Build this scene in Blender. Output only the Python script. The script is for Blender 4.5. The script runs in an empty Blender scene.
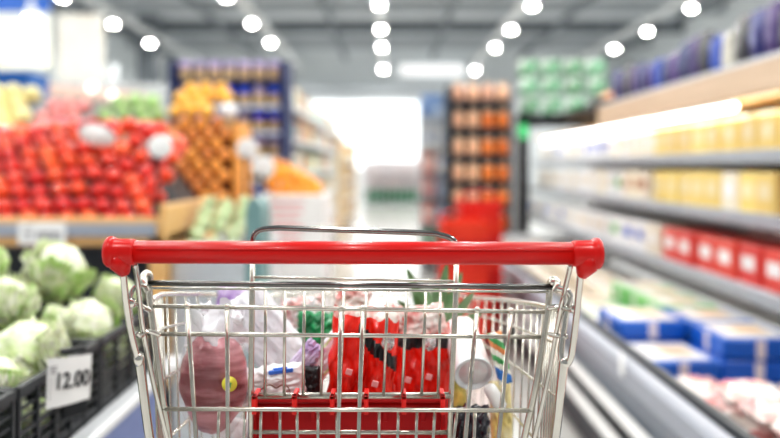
import bpy, math, random
from mathutils import Vector, Matrix, noise
random.seed(7)
R = random.Random(11)
F = 800.0
CAMZ = 1.13
COL = bpy.context.scene.collection
PI = math.pi

def P(px, py, D):
    return Vector(((px - 389) / F * D, D, CAMZ + (168 - py) / F * D))

# ------------------------------------------------------------------ materials
MATS = {}
def mat(name, col, rough=0.5, metal=0.0, var=0.0, vscale=8.0, bump=0.0, bscale=30.0, coat=0.0, spec=0.5,
        alpha=1.0, emit=0.0, col2=None, rnd=0.0, sss=0.0, trans=0.0, ecol=None):
    if name in MATS:
        return MATS[name]
    m = bpy.data.materials.new(name); m.use_nodes = True
    nt = m.node_tree; b = nt.nodes['Principled BSDF']
    I = b.inputs
    I['Base Color'].default_value = (*col, 1)
    I['Roughness'].default_value = rough
    I['Metallic'].default_value = metal
    I['Specular IOR Level'].default_value = spec
    I['Coat Weight'].default_value = coat
    I['Coat Roughness'].default_value = 0.08
    I['Alpha'].default_value = alpha
    I['Transmission Weight'].default_value = trans
    if sss:
        I['Subsurface Weight'].default_value = sss
        I['Subsurface Radius'].default_value = (0.02, 0.015, 0.01)
    if emit:
        I['Emission Color'].default_value = (*(ecol or col), 1)
        I['Emission Strength'].default_value = emit
    tc = nt.nodes.new('ShaderNodeTexCoord')
    last = None
    if col2 is None:
        col2 = tuple(c * 0.55 for c in col)
    if var:
        n = nt.nodes.new('ShaderNodeTexNoise'); n.inputs['Scale'].default_value = vscale
        n.inputs['Detail'].default_value = 3
        nt.links.new(tc.outputs['Object'], n.inputs['Vector'])
        r = nt.nodes.new('ShaderNodeValToRGB')
        r.color_ramp.elements[0].position = 0.5 - 0.25 / max(var, .3); r.color_ramp.elements[1].position = 0.5 + 0.25
        mx = tuple(col[i] + (col2[i] - col[i]) * min(1, var) for i in range(3))
        r.color_ramp.elements[0].color = (*mx, 1); r.color_ramp.elements[1].color = (*col, 1)
        r.color_ramp.elements[0].position = 0.35; r.color_ramp.elements[1].position = 0.6
        nt.links.new(n.outputs['Fac'], r.inputs['Fac'])
        nt.links.new(r.outputs['Color'], I['Base Color']); last = r.outputs['Color']
    if rnd:
        oi = nt.nodes.new('ShaderNodeObjectInfo')
        hs = nt.nodes.new('ShaderNodeHueSaturation')
        mr = nt.nodes.new('ShaderNodeMapRange')
        mr.inputs['To Min'].default_value = 1 - rnd; mr.inputs['To Max'].default_value = 1 + rnd * .5
        mh = nt.nodes.new('ShaderNodeMapRange')
        mh.inputs['To Min'].default_value = .5 - rnd * .04; mh.inputs['To Max'].default_value = .5 + rnd * .05
        nt.links.new(oi.outputs['Random'], mr.inputs['Value']); nt.links.new(oi.outputs['Random'], mh.inputs['Value'])
        nt.links.new(mr.outputs['Result'], hs.inputs['Value']); nt.links.new(mh.outputs['Result'], hs.inputs['Hue'])
        if last: nt.links.new(last, hs.inputs['Color'])
        else: hs.inputs['Color'].default_value = (*col, 1)
        nt.links.new(hs.outputs['Color'], I['Base Color'])
    if bump:
        n = nt.nodes.new('ShaderNodeTexNoise'); n.inputs['Scale'].default_value = bscale
        n.inputs['Detail'].default_value = 4
        bp = nt.nodes.new('ShaderNodeBump'); bp.inputs['Strength'].default_value = bump
        bp.inputs['Distance'].default_value = 0.01
        nt.links.new(tc.outputs['Object'], n.inputs['Vector'])
        nt.links.new(n.outputs['Fac'], bp.inputs['Height']); nt.links.new(bp.outputs['Normal'], I['Normal'])
    MATS[name] = m
    return m

def wood_mat(name, c1, c2, rough=.45, axis=0):
    m = mat(name, c1, rough)
    nt = m.node_tree; b = nt.nodes['Principled BSDF']
    tc = nt.nodes.new('ShaderNodeTexCoord'); mp = nt.nodes.new('ShaderNodeMapping')
    s = [18, 18, 18]; s[axis] = 1.2
    mp.inputs['Scale'].default_value = s
    n = nt.nodes.new('ShaderNodeTexNoise'); n.inputs['Scale'].default_value = 2; n.inputs['Detail'].default_value = 5
    r = nt.nodes.new('ShaderNodeValToRGB')
    r.color_ramp.elements[0].color = (*c2, 1); r.color_ramp.elements[1].color = (*c1, 1)
    r.color_ramp.elements[0].position = .3; r.color_ramp.elements[1].position = .65
    nt.links.new(tc.outputs['Object'], mp.inputs['Vector']); nt.links.new(mp.outputs['Vector'], n.inputs['Vector'])
    nt.links.new(n.outputs['Fac'], r.inputs['Fac']); nt.links.new(r.outputs['Color'], b.inputs['Base Color'])
    return m

CHROME = mat('chrome', (.70, .68, .63), .12, 1.0, var=.25, vscale=25)
CHROME_DARK_REFL = mat('chrome_dark_reflection', (.22, .215, .21), .22, 1.0, var=.5, vscale=30)  # chrome with its dark reflection put into the tint
GALV = mat('zinc_wire', (.66, .64, .57), .26, .85, var=.3, vscale=40)
REDP = mat('red_plastic', (.60, .009, .007), .30, coat=.08, spec=.35)
REDD = mat('red_plastic_tray', (.55, .008, .012), .45, spec=.35)
REDBAG = mat('red_foil', (.80, .022, .008), .26, coat=.25, var=.35, vscale=16, bump=.5, bscale=28, col2=(.6, .008, .005))
BLACK = mat('black_plastic', (.012, .014, .018), .45)
CRATE = mat('crate_plastic', (.022, .025, .030), .5, bump=.1)
WHITE = mat('white_plastic', (.85, .85, .84), .4)
PAPER = mat('white_paper', (.86, .86, .85), .7)
GREYM = mat('grey_metal', (.42, .44, .46), .35, .3)
LGREY = mat('light_grey_metal', (.66, .68, .70), .35, .2)
DARK = mat('dark_metal', (.03, .035, .045), .5)
WOOD = wood_mat('display_wood', (.80, .50, .22), (.70, .40, .15))
FASCIA = wood_mat('fascia_wood', (.66, .50, .36), (.57, .42, .29), axis=1)
INK = mat('ink', (.03, .03, .035), .6)

# ------------------------------------------------------------------ mesh builder
class MB:
    def __init__(s):
        s.v = []; s.f = []; s.m = []; s.sm = []
    def add(s, vs, fs, mi=0, smooth=True):
        o = len(s.v); s.v += [tuple(v) for v in vs]
        for f in fs:
            s.f.append([i + o for i in f]); s.m.append(mi); s.sm.append(smooth)
    def box(s, c, size, mi=0, rot=None):
        x, y, z = [k / 2 for k in size]; c = Vector(c)
        vs = [Vector((a * x, b * y, d * z)) for a in (-1, 1) for b in (-1, 1) for d in (-1, 1)]
        if rot is not None: vs = [rot @ v for v in vs]
        s.add([c + v for v in vs], [(0, 1, 3, 2), (4, 6, 7, 5), (0, 4, 5, 1), (2, 3, 7, 6), (0, 2, 6, 4), (1, 5, 7, 3)], mi, False)
    def rbox(s, c, size, r=.004, mi=0, rot=None):
        """box with chamfered edges"""
        c = Vector(c); h = [k / 2 for k in size]; r = min(r, min(h) * .8)
        vs = []; idx = {}
        for a in (-1, 1):
            for b in (-1, 1):
                for d in (-1, 1):
                    for ax in range(3):
                        p = [a * h[0], b * h[1], d * h[2]]; sg = (a, b, d)
                        for k in range(3):
                            if k != ax: p[k] -= sg[k] * r
                        v = Vector(p)
                        if rot is not None: v = rot @ v
                        idx[(a, b, d, ax)] = len(vs); vs.append(c + v)
        fs = []
        def q(keys): fs.append([idx[k] for k in keys])
        for sg in (-1, 1):
            q([(sg, -1, -1, 0), (sg, 1, -1, 0), (sg, 1, 1, 0), (sg, -1, 1, 0)][::sg])
            q([(-1, sg, -1, 1), (-1, sg, 1, 1), (1, sg, 1, 1), (1, sg, -1, 1)][::sg])
            q([(-1, -1, sg, 2), (1, -1, sg, 2), (1, 1, sg, 2), (-1, 1, sg, 2)][::sg])
        for a in (-1, 1):
            for b in (-1, 1):
                q([(a, b, -1, 0), (a, b, 1, 0), (a, b, 1, 1), (a, b, -1, 1)])
                q([(a, -1, b, 0), (a, 1, b, 0), (a, 1, b, 2), (a, -1, b, 2)])
                q([(-1, a, b, 1), (1, a, b, 1), (1, a, b, 2), (-1, a, b, 2)])
        for a in (-1, 1):
            for b in (-1, 1):
                for d in (-1, 1):
                    q([(a, b, d, 0), (a, b, d, 1), (a, b, d, 2)])
        s.add(vs, fs, mi, False)
    def tube(s, pts, r, mi=0, n=8, closed=False, radii=None, caps=True):
        pts = [Vector(p) for p in pts]; N = len(pts)
        if N < 2: return
        tans = []
        for i in range(N):
            if closed: t = pts[(i + 1) % N] - pts[i - 1]
            elif i == 0: t = pts[1] - pts[0]
            elif i == N - 1: t = pts[-1] - pts[-2]
            else: t = (pts[i + 1] - pts[i]).normalized() + (pts[i] - pts[i - 1]).normalized()
            tans.append(t.normalized() if t.length > 1e-9 else Vector((0, 0, 1)))
        ref = Vector((0, 0, 1)) if abs(tans[0].z) < .9 else Vector((1, 0, 0))
        nrm = tans[0].cross(ref).normalized(); vs = []; fs = []
        for i in range(N):
            t = tans[i]; nrm = (nrm - t * nrm.dot(t))
            nrm = nrm.normalized() if nrm.length > 1e-6 else t.orthogonal().normalized()
            bn = t.cross(nrm); rr = radii[i] if radii else r
            for k in range(n):
                a = 2 * PI * k / n
                vs.append(pts[i] + nrm * (math.cos(a) * rr) + bn * (math.sin(a) * rr))
        M = N if closed else N - 1
        for i in range(M):
            for k in range(n):
                a = i * n + k; b = i * n + (k + 1) % n; j = (i + 1) % N
                fs.append((a, b, j * n + (k + 1) % n, j * n + k))
        if caps and not closed:
            fs.append(tuple(range(n))[::-1]); fs.append(tuple((N - 1) * n + k for k in range(n)))
        s.add(vs, fs, mi, True)
    def lathe(s, prof, n=24, mi=0, mtx=None, smooth=True):
        """prof: list of (radius, z)"""
        mtx = mtx or Matrix.Identity(4); vs = []; fs = []
        for r, z in prof:
            for k in range(n):
                a = 2 * PI * k / n
                vs.append(mtx @ Vector((r * math.cos(a), r * math.sin(a), z)))
        for i in range(len(prof) - 1):
            for k in range(n):
                fs.append((i * n + k, i * n + (k + 1) % n, (i + 1) * n + (k + 1) % n, (i + 1) * n + k))
        fs.append(tuple(range(n))[::-1]); fs.append(tuple((len(prof) - 1) * n + k for k in range(n)))
        s.add(vs, fs, mi, smooth)
    def sphere(s, c, r, nu=16, nv=10, mi=0, scale=(1, 1, 1), fn=None, rot=None):
        c = Vector(c); vs = []; fs = []
        for j in range(nv + 1):
            th = PI * j / nv
            for i in range(nu):
                ph = 2 * PI * i / nu
                d = Vector((math.sin(th) * math.cos(ph), math.sin(th) * math.sin(ph), math.cos(th)))
                k = fn(d) if fn else 1
                v = Vector((d.x * scale[0], d.y * scale[1], d.z * scale[2])) * r * k
                if rot is not None: v = rot @ v
                vs.append(c + v)
        for j in range(nv):
            for i in range(nu):
                fs.append((j * nu + i, (j + 1) * nu + i, (j + 1) * nu + (i + 1) % nu, j * nu + (i + 1) % nu))
        s.add(vs, fs, mi, True)
    def grid(s, fn, nu, nv, mi=0, smooth=True, mif=None):
        vs = [fn(i / nu, j / nv) for j in range(nv + 1) for i in range(nu + 1)]
        o = len(s.v); s.v += [tuple(v) for v in vs]
        for j in range(nv):
            for i in range(nu):
                a = j * (nu + 1) + i
                s.f.append([o + a, o + a + 1, o + a + nu + 2, o + a + nu + 1])
                s.m.append(mif(i / nu, j / nv) if mif else mi); s.sm.append(smooth)
    def mesh(s, name, mats):
        me = bpy.data.meshes.new(name)
        me.from_pydata(s.v, [], s.f)
        for m in (mats if isinstance(mats, (list, tuple)) else [mats]): me.materials.append(m)
        me.polygons.foreach_set('material_index', s.m)
        me.polygons.foreach_set('use_smooth', s.sm)
        me.update()
        return me
    def build(s, name, mats, parent=None, loc=None, mod=None):
        o = bpy.data.objects.new(name, s.mesh(name, mats)); COL.objects.link(o)
        if parent is not None:
            o.parent = parent
            if loc is None:   # the mesh is in world coordinates: keep it there
                o.matrix_parent_inverse = Matrix.Translation(parent.location).inverted()
        if loc is not None: o.location = loc
        if mod: 
            m = o.modifiers.new('sub', 'SUBSURF'); m.levels = mod; m.render_levels = mod
        return o

def tag(o, label, cat, group=None, kind=None):
    o['label'] = label; o['category'] = cat
    if group: o['group'] = group
    if kind: o['kind'] = kind
    return o
def empty(name, loc=(0, 0, 0), label=None, cat=None, group=None):
    o = bpy.data.objects.new(name, None); COL.objects.link(o); o.location = loc; o.empty_display_size = .1
    if label: tag(o, label, cat, group)
    return o
def put(name, me, loc, rot=(0, 0, 0), label=None, cat=None, group=None, scale=None, parent=None):
    o = bpy.data.objects.new(name, me); COL.objects.link(o); o.location = loc; o.rotation_euler = rot
    if scale is not None: o.scale = scale if hasattr(scale, '__len__') else (scale,) * 3
    if parent is not None: o.parent = parent
    if label: tag(o, label, cat, group)
    return o
def struct(o):
    o['kind'] = 'structure'; return o
def copytree(root, loc, rotz=0, label=None, group=None):
    r = root.copy(); COL.objects.link(r); r.location = loc; r.rotation_euler = (0, 0, rotz)
    if label: r['label'] = label
    if group: r['group'] = group
    for ch in list(root.children):
        c = ch.copy(); COL.objects.link(c); c.parent = r
        for g in list(ch.children):
            d = g.copy(); COL.objects.link(d); d.parent = c
    return r
def smooth_path(pts, k=6):
    """Catmull-Rom through points"""
    pts = [Vector(p) for p in pts]; out = []
    for i in range(len(pts) - 1):
        p0 = pts[i - 1] if i else pts[0]; p1 = pts[i]; p2 = pts[i + 1]; p3 = pts[i + 2] if i + 2 < len(pts) else pts[-1]
        for j in range(k):
            t = j / k
            out.append(.5 * ((2 * p1) + (p2 - p0) * t + (2 * p0 - 5 * p1 + 4 * p2 - p3) * t * t + (-p0 + 3 * p1 - 3 * p2 + p3) * t ** 3))
    out.append(pts[-1]); return out
def text(name, body, size, mtl, parent, loc, rot, ext=.0004, sx=1, off=0):
    cu = bpy.data.curves.new(name, 'FONT'); cu.body = body; cu.size = size; cu.extrude = ext; cu.offset = off
    cu.align_x = 'CENTER'; cu.align_y = 'CENTER'
    cu.materials.append(mtl)
    tmp = bpy.data.objects.new('tmp_text', cu)
    me = bpy.data.meshes.new_from_object(tmp); bpy.data.objects.remove(tmp)
    o = bpy.data.objects.new(name, me); COL.objects.link(o); o.parent = parent; o.location = loc; o.rotation_euler = rot
    o.scale = (sx, 1, 1)
    return o

def relax(objs, steps=160, clamp=None, gap=.0015):
    """settle round things against each other until none interpenetrate"""
    it = []
    for o in objs:
        rr = max(v.co.length for v in o.data.vertices) * max(o.scale)
        it.append([o, Vector(o.location), rr])
    for _ in range(steps):
        moved = False
        for i in range(len(it)):
            for j in range(i + 1, len(it)):
                d = it[j][1] - it[i][1]; need = it[i][2] + it[j][2] + gap
                if abs(d.x) > need or abs(d.y) > need or abs(d.z) > need: continue
                L = d.length
                if L < need:
                    moved = True; p = (d / L if L > 1e-6 else Vector((0, 0, 1))) * ((need - L) * .52)
                    it[i][1] -= p; it[j][1] += p
        if clamp:
            for e in it: clamp(e[1], e[2])
        if not moved: break
    for o, p, _ in it: o.location = p
def named(*ns): return [o for o in COL.objects if o.parent is None and o.name.split('.')[0] in ns]
# ------------------------------------------------------------------ room
def floor_material():
    m = mat('floor_tiles', (.66, .65, .62), .18, coat=.2)
    nt = m.node_tree; b = nt.nodes['Principled BSDF']
    tc = nt.nodes.new('ShaderNodeTexCoord')
    br = nt.nodes.new('ShaderNodeTexBrick'); br.offset = 0
    br.inputs['Scale'].default_value = 1; br.inputs['Brick Width'].default_value = .6; br.inputs['Row Height'].default_value = .6
    br.inputs['Mortar Size'].default_value = .006
    br.inputs['Color1'].default_value = (.68, .67, .64, 1); br.inputs['Color2'].default_value = (.63, .62, .59, 1)
    br.inputs['Mortar'].default_value = (.4, .4, .39, 1)
    nt.links.new(tc.outputs['Object'], br.inputs['Vector']); nt.links.new(br.outputs['Color'], b.inputs['Base Color'])
    return m
def slab(name, lo, hi, m):
    b = MB(); lo = Vector(lo); hi = Vector(hi)
    b.box((lo + hi) / 2, hi - lo)
    return struct(b.build(name, m))
CEILZ = 5.6
WALLM = mat('wall_paint', (.74, .78, .80), .8, var=.15, vscale=.6)
WALLW = mat('white_wall_paint', (.82, .83, .83), .8, var=.05, vscale=.6)
CEILM = mat('ceiling_deck', (.60, .64, .67), .8, var=.5, vscale=.7, col2=(.42, .45, .47))
BEAM = mat('beam_steel', (.42, .45, .475), .7)
BEAMD = mat('beam_dark', (.16, .18, .20), .7)
slab('floor', (-9.2, -3, -.1), (9.2, 30.2, 0), floor_material())
slab('ceiling', (-9.2, -1, CEILZ), (9.2, 30.2, CEILZ + .15), CEILM)
slab('wall_left', (-9.2, -1, 0), (-9, 30, CEILZ), WALLM)
slab('wall_right', (9, -1, 0), (9.2, 30, CEILZ), WALLM)
slab('wall_back', (-9.2, 30, 0), (9.2, 30.2, CEILZ), WALLM)
# lower white cladding of the back wall
slab('wall_back_cladding', (-6.6, 29.9, 0), (4.8, 30, 3.75), WALLW)
GLOW = mat('frosted_daylight_glass', (.95, .98, 1), .4, emit=1.1, ecol=(.95, .99, 1))
win = MB(); win.box((-1.0, 29.86, 2.35), (4.2, .03, 2.5))
struct(win.build('window_1', GLOW))
wf = MB()
for x in (-3.1, -1.7, -.3, 1.1): wf.box((x, 29.83, 2.35), (.05, .05, 2.6))
for z in (1.1, 3.62): wf.box((-1.0, 29.83, z), (4.25, .05, .05))
struct(wf.build('window_1_frame', LGREY))
n = 0
for y in range(3, 30, 3):
    n += 1
    struct_b = MB(); struct_b.box((0, y + .4, CEILZ - .18), (17.9, .22, .34))
    struct(struct_b.build('trim_%d' % n, BEAM if y % 2 else BEAMD))
for x in (-7.9, -4.8, -1.6, 1.6, 4.8, 7.9):
    n += 1
    b = MB(); b.box((x, 15, CEILZ - .42), (.12, 29, .14)); struct(b.build('trim_%d' % n, BEAMD))
b = MB(); b.box((0, 29.8, 4.0), (18, .3, .32)); struct(b.build('trim_%d' % (n + 1), BEAM))
b = MB(); b.box((-6.9, 23, CEILZ / 2), (.55, .45, CEILZ)); struct(b.build('trim_%d' % (n + 2), BEAMD))
b = MB(); b.box((-7.9, 20, 2.6), (2.1, .3, 2.2)); struct(b.build('trim_%d' % (n + 3), WALLM))

# sign on back wall
b = MB(); b.rbox((1.6, 29.8, 4.78), (2.4, .12, .42), .02)
tag(b.build('wall_sign', mat('sign_white', (.9, .9, .9), .5, emit=.55, ecol=(1, 1, 1))), 'long white wall sign high on the far back wall', 'sign')

# lamp tracks
LZ = 4.52
LENS = mat('lamp_lens', (1, 1, 1), .3, emit=90, ecol=(1, .99, .96))
RAIL = mat('track_rail', (.62, .64, .65), .5)
rows = [(-6.5, 'outermost left'), (-3.22, 'inner left'), (-.2, 'middle'), (3.0, 'inner right'), (6.42, 'outer right')]
lampme = MB(); lampme.lathe([(.03, .16), (.06, .13), (.09, .05), (.095, 0), (.09, -.0)], 20)
lampme.box((0, 0, .2), (.05, .05, .1))
lamp_body = lampme.mesh('lamp_body', LGREY)
lens = MB(); lens.lathe([(.075, .0), (.075, -.015)], 20); lens_me = lens.mesh('lamp_lens', LENS)
lname = {-6.5: 'outer track over produce', -3.22: 'second track over produce', -.2: 'centre track over aisle', 3.0: 'track over fridges', 6.42: 'outer track beyond fridges'}
for X, nm in rows:
    b = MB(); b.box((X, 17, LZ + .27), (.20, 27, .09))
    b.box((X, 17, LZ + .23), (.06, 27, .03))
    for yy in range(4, 31, 4): b.tube([(X, yy, LZ + .3), (X, yy, CEILZ - .01)], .012, n=6)
    tag(b.build('track_rail', RAIL), 'long pale ceiling light rail, %s' % lname[X], 'light rail', 'ceiling light rails')
    ys = [4.9 + 2.9 * i for i in range(9)]
    off = {-6.5: -.55, -3.22: -.6, -.2: .15, 3.0: .25, 6.42: .5}[X]
    ys = [v + off for v in ys]
    if X == 3.0: ys = ys[:7] + [27.8]
    elif X == -.2: ys = ys[:7] + [27.5]
    elif abs(X) > 6: ys = ys[:7]
    else: ys = ys[:7]
    for y in ys:
        r = empty('ceiling_lamp', (X, y, LZ), 'round white spot lamp hanging under the %s' % lname[X], 'lamp', 'spot lamps on the ' + lname[X])
        put('lamp_body', lamp_body, (0, 0, .01), parent=r); put('lens', lens_me, (0, 0, 0), parent=r)
def area(name, loc, size, power, rot=(0, 0, 0), col=(1, .985, .96), shape='DISK', sy=None):
    l = bpy.data.lights.new(name, 'AREA'); l.shape = shape; l.size = size; l.energy = power; l.color = col
    if sy: l.size_y = sy
    o = bpy.data.objects.new(name, l); COL.objects.link(o); o.location = loc; o.rotation_euler = rot
    return o
for X, nm in rows:
    for y in (-.9, 2.0, 4.9, 7.8, 10.7, 13.6, 16.5, 20, 24, 28):
        area('lamp_light', (X, y, LZ - .03), .14, 46 if y < 14 else 44)

# ------------------------------------------------------------------ shopping cart
cart = empty('shopping_cart', (-.045, .95, 0), 'chrome wire shopping cart with a glossy red handle, full of groceries', 'shopping cart')
# handle
hb = MB()
hb.tube([P(128, 252.0, .9), P(580, 253.5, .9)], .0129, n=40)
hb.tube([P(136, 248.9, .8868), P(573, 250.2, .8868)], .0007, n=6)
handle = hb.build('handle_bar', REDP, cart)
for side in (-1, 1):
    c = MB()
    if side < 0: x0, x1 = P(135.5, 252, .9), P(105.5, 252, .9)
    else: x0, x1 = P(572, 253.5, .9), P(602, 253.5, .9)
    d = (x1 - x0).normalized(); L = (x1 - x0).length
    rotm = d.to_track_quat('Z', 'Y').to_matrix().to_4x4()
    mt = Matrix.Translation(x0) @ rotm
    c.lathe([(.0133, -.0003), (.0143, .0008), (.0147, .003), (.0150, L - .013), (.0158, L - .0112), (.0172, L - .0092), (.0179, L - .0065), (.0174, L - .0035), (.0150, L - .0010), (.010, L)], 32, 0, mt)
    if side < 0: a0, a1, a2 = P(119, 256, .9), P(121, 265, .9), P(125, 274, .905)
    else: a0, a1, a2 = P(588, 257, .9), P(586, 267, .9), P(581.5, 276, .905)
    c.tube([a0, a1, a2], .01, n=16, radii=[.0150, .0125, .0058])
    c.build('end_cap', REDP, cart)
# side tubes, left and right
fr = MB(); rt = .0043
def tb(b, pts, r, k=5, n=10):
    b.tube(smooth_path([P(*p) for p in pts], k), r, n=n)
tb(fr, [(123, 270, .905), (126, 300, .92), (131, 332, .935), (138, 360, .95)], .0040)
tb(fr, [(139, 355, .952), (144, 395, .955), (150, 440, .96), (168, 560, .965), (175, 700, .97)], .0056)
tb(fr, [(135, 264, .905), (138, 285, .93), (143, 330, .955), (154, 385, .965), (169, 445, .975)], .0032)
tb(fr, [(130, 300, .93), (132, 291, .935), (138, 285, .94), (146, 286, .95)], .0030)
tb(fr, [(130, 302, .93), (139, 304, .945), (143, 307, .95), (150, 310, .96)], .0034)
tb(fr, [(136, 333, .945), (141, 336, .95), (147, 331, .96), (160, 335, .97)], .0030)
tb(fr, [(138, 362, .95), (134, 350, .947), (132, 335, .944), (131, 318, .94), (129, 304, .93)], .0026)
fr.sphere(P(131, 303, .93), .0065, 12, 8)
fr.sphere(P(139, 359, .95), .0068, 12, 8, scale=(1, 1, 1.4))
fr.build('side_frame', CHROME, cart)
fr = MB()
tb(fr, [(580.5, 275, .905), (579, 290, .915), (576, 320, .93), (572, 352, .94), (569, 362, .945), (565, 364, .947), (562, 360, .949), (561, 350, .95), (566, 315, .95), (570, 297, .95), (566, 291, .95), (556, 288, .955)], .0040)
tb(fr, [(571, 264, .905), (565, 290, .93), (562, 303, .945), (556, 335, .96), (549, 375, .967), (533, 445, .975)], .0032)
tb(fr, [(564, 358, .948), (560, 395, .952), (555, 440, .96), (538, 560, .965), (530, 700, .97)], .0056)
tb(fr, [(548, 308, .96), (560, 307, .95), (574, 311, .93)], .0034)
tb(fr, [(549, 334, .965), (558, 336, .955), (567, 337, .945)], .0030)
fr.sphere(P(574, 309, .93), .0055, 12, 8)
fr.sphere(P(565, 363, .947), .0055, 12, 8)
fr.sphere(P(553, 282, .962), .0055, 12, 8)
fr.build('side_frame', CHROME, cart)
# rear flap
fl = MB(); DF = .972
tb(fl, [(148, 292, .955), (144, 283, .955), (143.5, 276, .96), (147, 273, .966), (150, 277, .97), (149, 286, .972), (151, 310, DF), (160, 380, DF), (170, 445, DF + .005), (185, 560, DF + .02), (196, 640, DF + .03)], .0042)
tb(fl, [(554, 292, .955), (557, 286, .955), (557, 281, .96), (553, 279.5, .966), (550, 284, .97), (549, 300, .972), (543, 340, DF), (536, 385, DF), (523, 445, DF + .005), (500, 560, DF + .02), (487, 640, DF + .03)], .0042)
def ln(b, a, c, r, n=8): b.tube([P(*a), P(*c)], r, n=n)
for yl, yr, xl, xr, r in ((306, 312, 151, 547, .0027), (334, 337, 155, 541, .0027), (409, 410.5, 163, 532, .0028), (480, 482, 174, 517, .0028), (560, 560, 185, 500, .0028), (640, 640, 196, 487, .004)):
    ln(fl, (xl, yl, DF), (xr, yr, DF), r)
for x0, x1, y0 in ((187, 197, 305), (227, 228, 306), (341, 338, 307), (363, 358, 307), (477, 464, 309), (511.5, 497, 310)):
    b1 = x1 + (x1 - x0) * 1.3
    ln(fl, (x0, y0, DF - .004), (b1, 640, DF + .022), .0028)
    fl.sphere(P(x0, y0 + 1, DF - .004), .0042, 10, 6)
fl.build('rear_flap', GALV, cart)
tbar = MB()
ln(tbar, (145, 283, .962), (556, 287, .962), .0034, 12)
tbar.build('hinge_bar', CHROME_DARK_REFL, cart)
hb2 = MB(); ln(hb2, (150, 288, .968), (549, 292, .968), .0016)
hb2.build('hinge_bar', GALV, cart)
# child seat frame
cs = MB(); DS = .992
loop = [P(250.5, 470, DS), P(251, 396, DS), P(252, 300, DS), P(252.5, 245, 1.0)]
arcL = smooth_path([P(252.5, 244, 1.0), P(253, 237, 1.0), P(257, 231.5, 1.0), P(265, 229, 1.0), P(280, 228, 1.0)], 6)
arcR = smooth_path([P(340, 230, 1.0), P(425, 233, 1.0), P(440, 235, 1.0), P(450, 238, 1.0), P(455.5, 243, 1.0), P(456.5, 252, 1.0)], 6)
cs.tube([P(252.5, 248, 1.0)] + arcL + arcR[1:], .0036, n=12)
cs.build('child_seat_loop', mat('chrome_arch_reflection', (.30, .295, .285), .14, 1.0, var=.4, vscale=40), cart)  # dark reflection put into the colour of the arch
cs = MB()
cs.tube(loop, .0036, n=10); cs.build('child_seat_post', GALV, cart); cs = MB(); cs.tube([P(456.5, 250, 1.0), P(455.5, 300, DS), P(451, 396, DS), P(448, 470, DS)], .0036, n=10)
cs.build('child_seat_post', GALV, cart)
cw = MB()
ln(cw, (250, 277, .995), (455, 281.5, .995), .0019)
ln(cw, (251, 396, DS), (452, 395.5, DS), .0042, 10)
ln(cw, (251, 432, DS), (447, 432.5, DS), .0030)
ln(cw, (252, 334.5, DS + .004), (452, 337, DS + .004), .0018)
tops = [265.5, 285, 304.5, 323.5, 344, 367, 388, 407, 426, 440.5]
bots = [265, 284, 303, 321, 340, 359.5, 383.5, 402, 421.5, 438]
for a, c in zip(tops, bots): ln(cw, (a, 289, DS - .004), (c, 396, DS - .004), .0020)
for a, c in zip([245, 261, 280, 297, 318, 337, 379, 398.5, 417, 435, 457], [243, 260, 280, 298, 318, 337, 379, 396.5, 415, 431, 450]):
    ln(cw, (a, 410, DF + .006), (c, 470, DF + .006), .0021)
for a, c in ((219, 410), (475, 410)): ln(cw, (a, 411, DF + .006), (a - 2, 470, DF + .006), .0021)
cw.build('child_seat_wires', GALV, cart)
# red plastic tray of the child seat
tr = MB(); DT = 1.004
def pbox(b, x0, y0, x1, y1, D, th, mi=0, r=.002):
    a = P(x0, y0, D); c = P(x1, y1, D)
    b.rbox(((a.x + c.x) / 2, D + th / 2, (a.z + c.z) / 2), (abs(c.x - a.x), th, abs(a.z - c.z)), r, mi)
pbox(tr, 255, 404, 445, 560, DT + .012, .01)
pbox(tr, 252, 398.5, 447, 403, DT, .028)
pbox(tr, 250, 398, 256, 470, DT - .002, .03)
pbox(tr, 441, 398, 447, 470, DT - .002, .03)
for x in (276, 313, 385, 423): pbox(tr, x - 2.5, 410, x + 2.5, 422, DT + .004, .01, r=.001)
tr.build('seat_tray', REDD, cart)
REDC = mat('red_clip', (.80, .02, .015), .35)
for x in (254, 294, 332, 366, 404, 443):
    c_ = MB(); pbox(c_, x - 2.4, 396, x + 2.4, 415, .9745, .010, r=.001); pbox(c_, x - 2.4, 396, x + 2.4, 400, .9745, .036, r=.001)
    c_.build('tray_clip', REDC, cart)
# basket
bk = MB()
RL0, RL1 = P(152, 300, .985), P(264, 297, 1.65); RR0, RR1 = P(560, 309, .985), P(468, 297, 1.65)
rimL = smooth_path([RL0, P(157, 296.5, 1.01), P(170, 294, 1.07), P(222, 295, 1.35), RL1], 5)
rimR = smooth_path([RR0, P(552, 308, 1.02), P(535, 304.5, 1.09), P(500, 299.5, 1.33), RR1], 5)
rimF = [RL1 + Vector((.02, .03, 0)), RR1 + Vector((-.02, .03, 0))]
bk.tube(rimL + rimF + rimR[::-1], .0036, n=8)
def lerp(a, b, t): return a + (b - a) * t
BZ0, BZ1 = .60, .62
def floorpt(top, t, s):   # where a wall wire meets the floor
    return Vector((top.x * .94 - .045 * .06, top.y - .03 * t, BZ0 + .02 * t))
def along(path, t):
    i = t * (len(path) - 1); k = min(int(i), len(path) - 2); return lerp(path[k], path[k + 1], i - k)
for path in (rimL, rimR):
    N = 19
    for i in range(N + 1):
        t = i / N; a = along(path, t); bk.tube([a, floorpt(a, t, 0)], .0016, n=6)
    for q in (.12, .3, .52, .76, 1.0):
        bk.tube([lerp(along(path, i / 10), floorpt(along(path, i / 10), i / 10, 0), q) for i in range(11)], .0022 if q < 1 else .003, n=6)
for i in range(13):
    t = i / 12; a = lerp(rimF[0], rimF[1], t); bk.tube([a, floorpt(a, 1, 0)], .0017, n=6)
for q in (.2, .45, .7, 1.0):
    bk.tube([lerp(rimF[0], floorpt(rimF[0], 1, 0), q), lerp(rimF[1], floorpt(rimF[1], 1, 0), q)], .0022, n=6)
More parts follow.
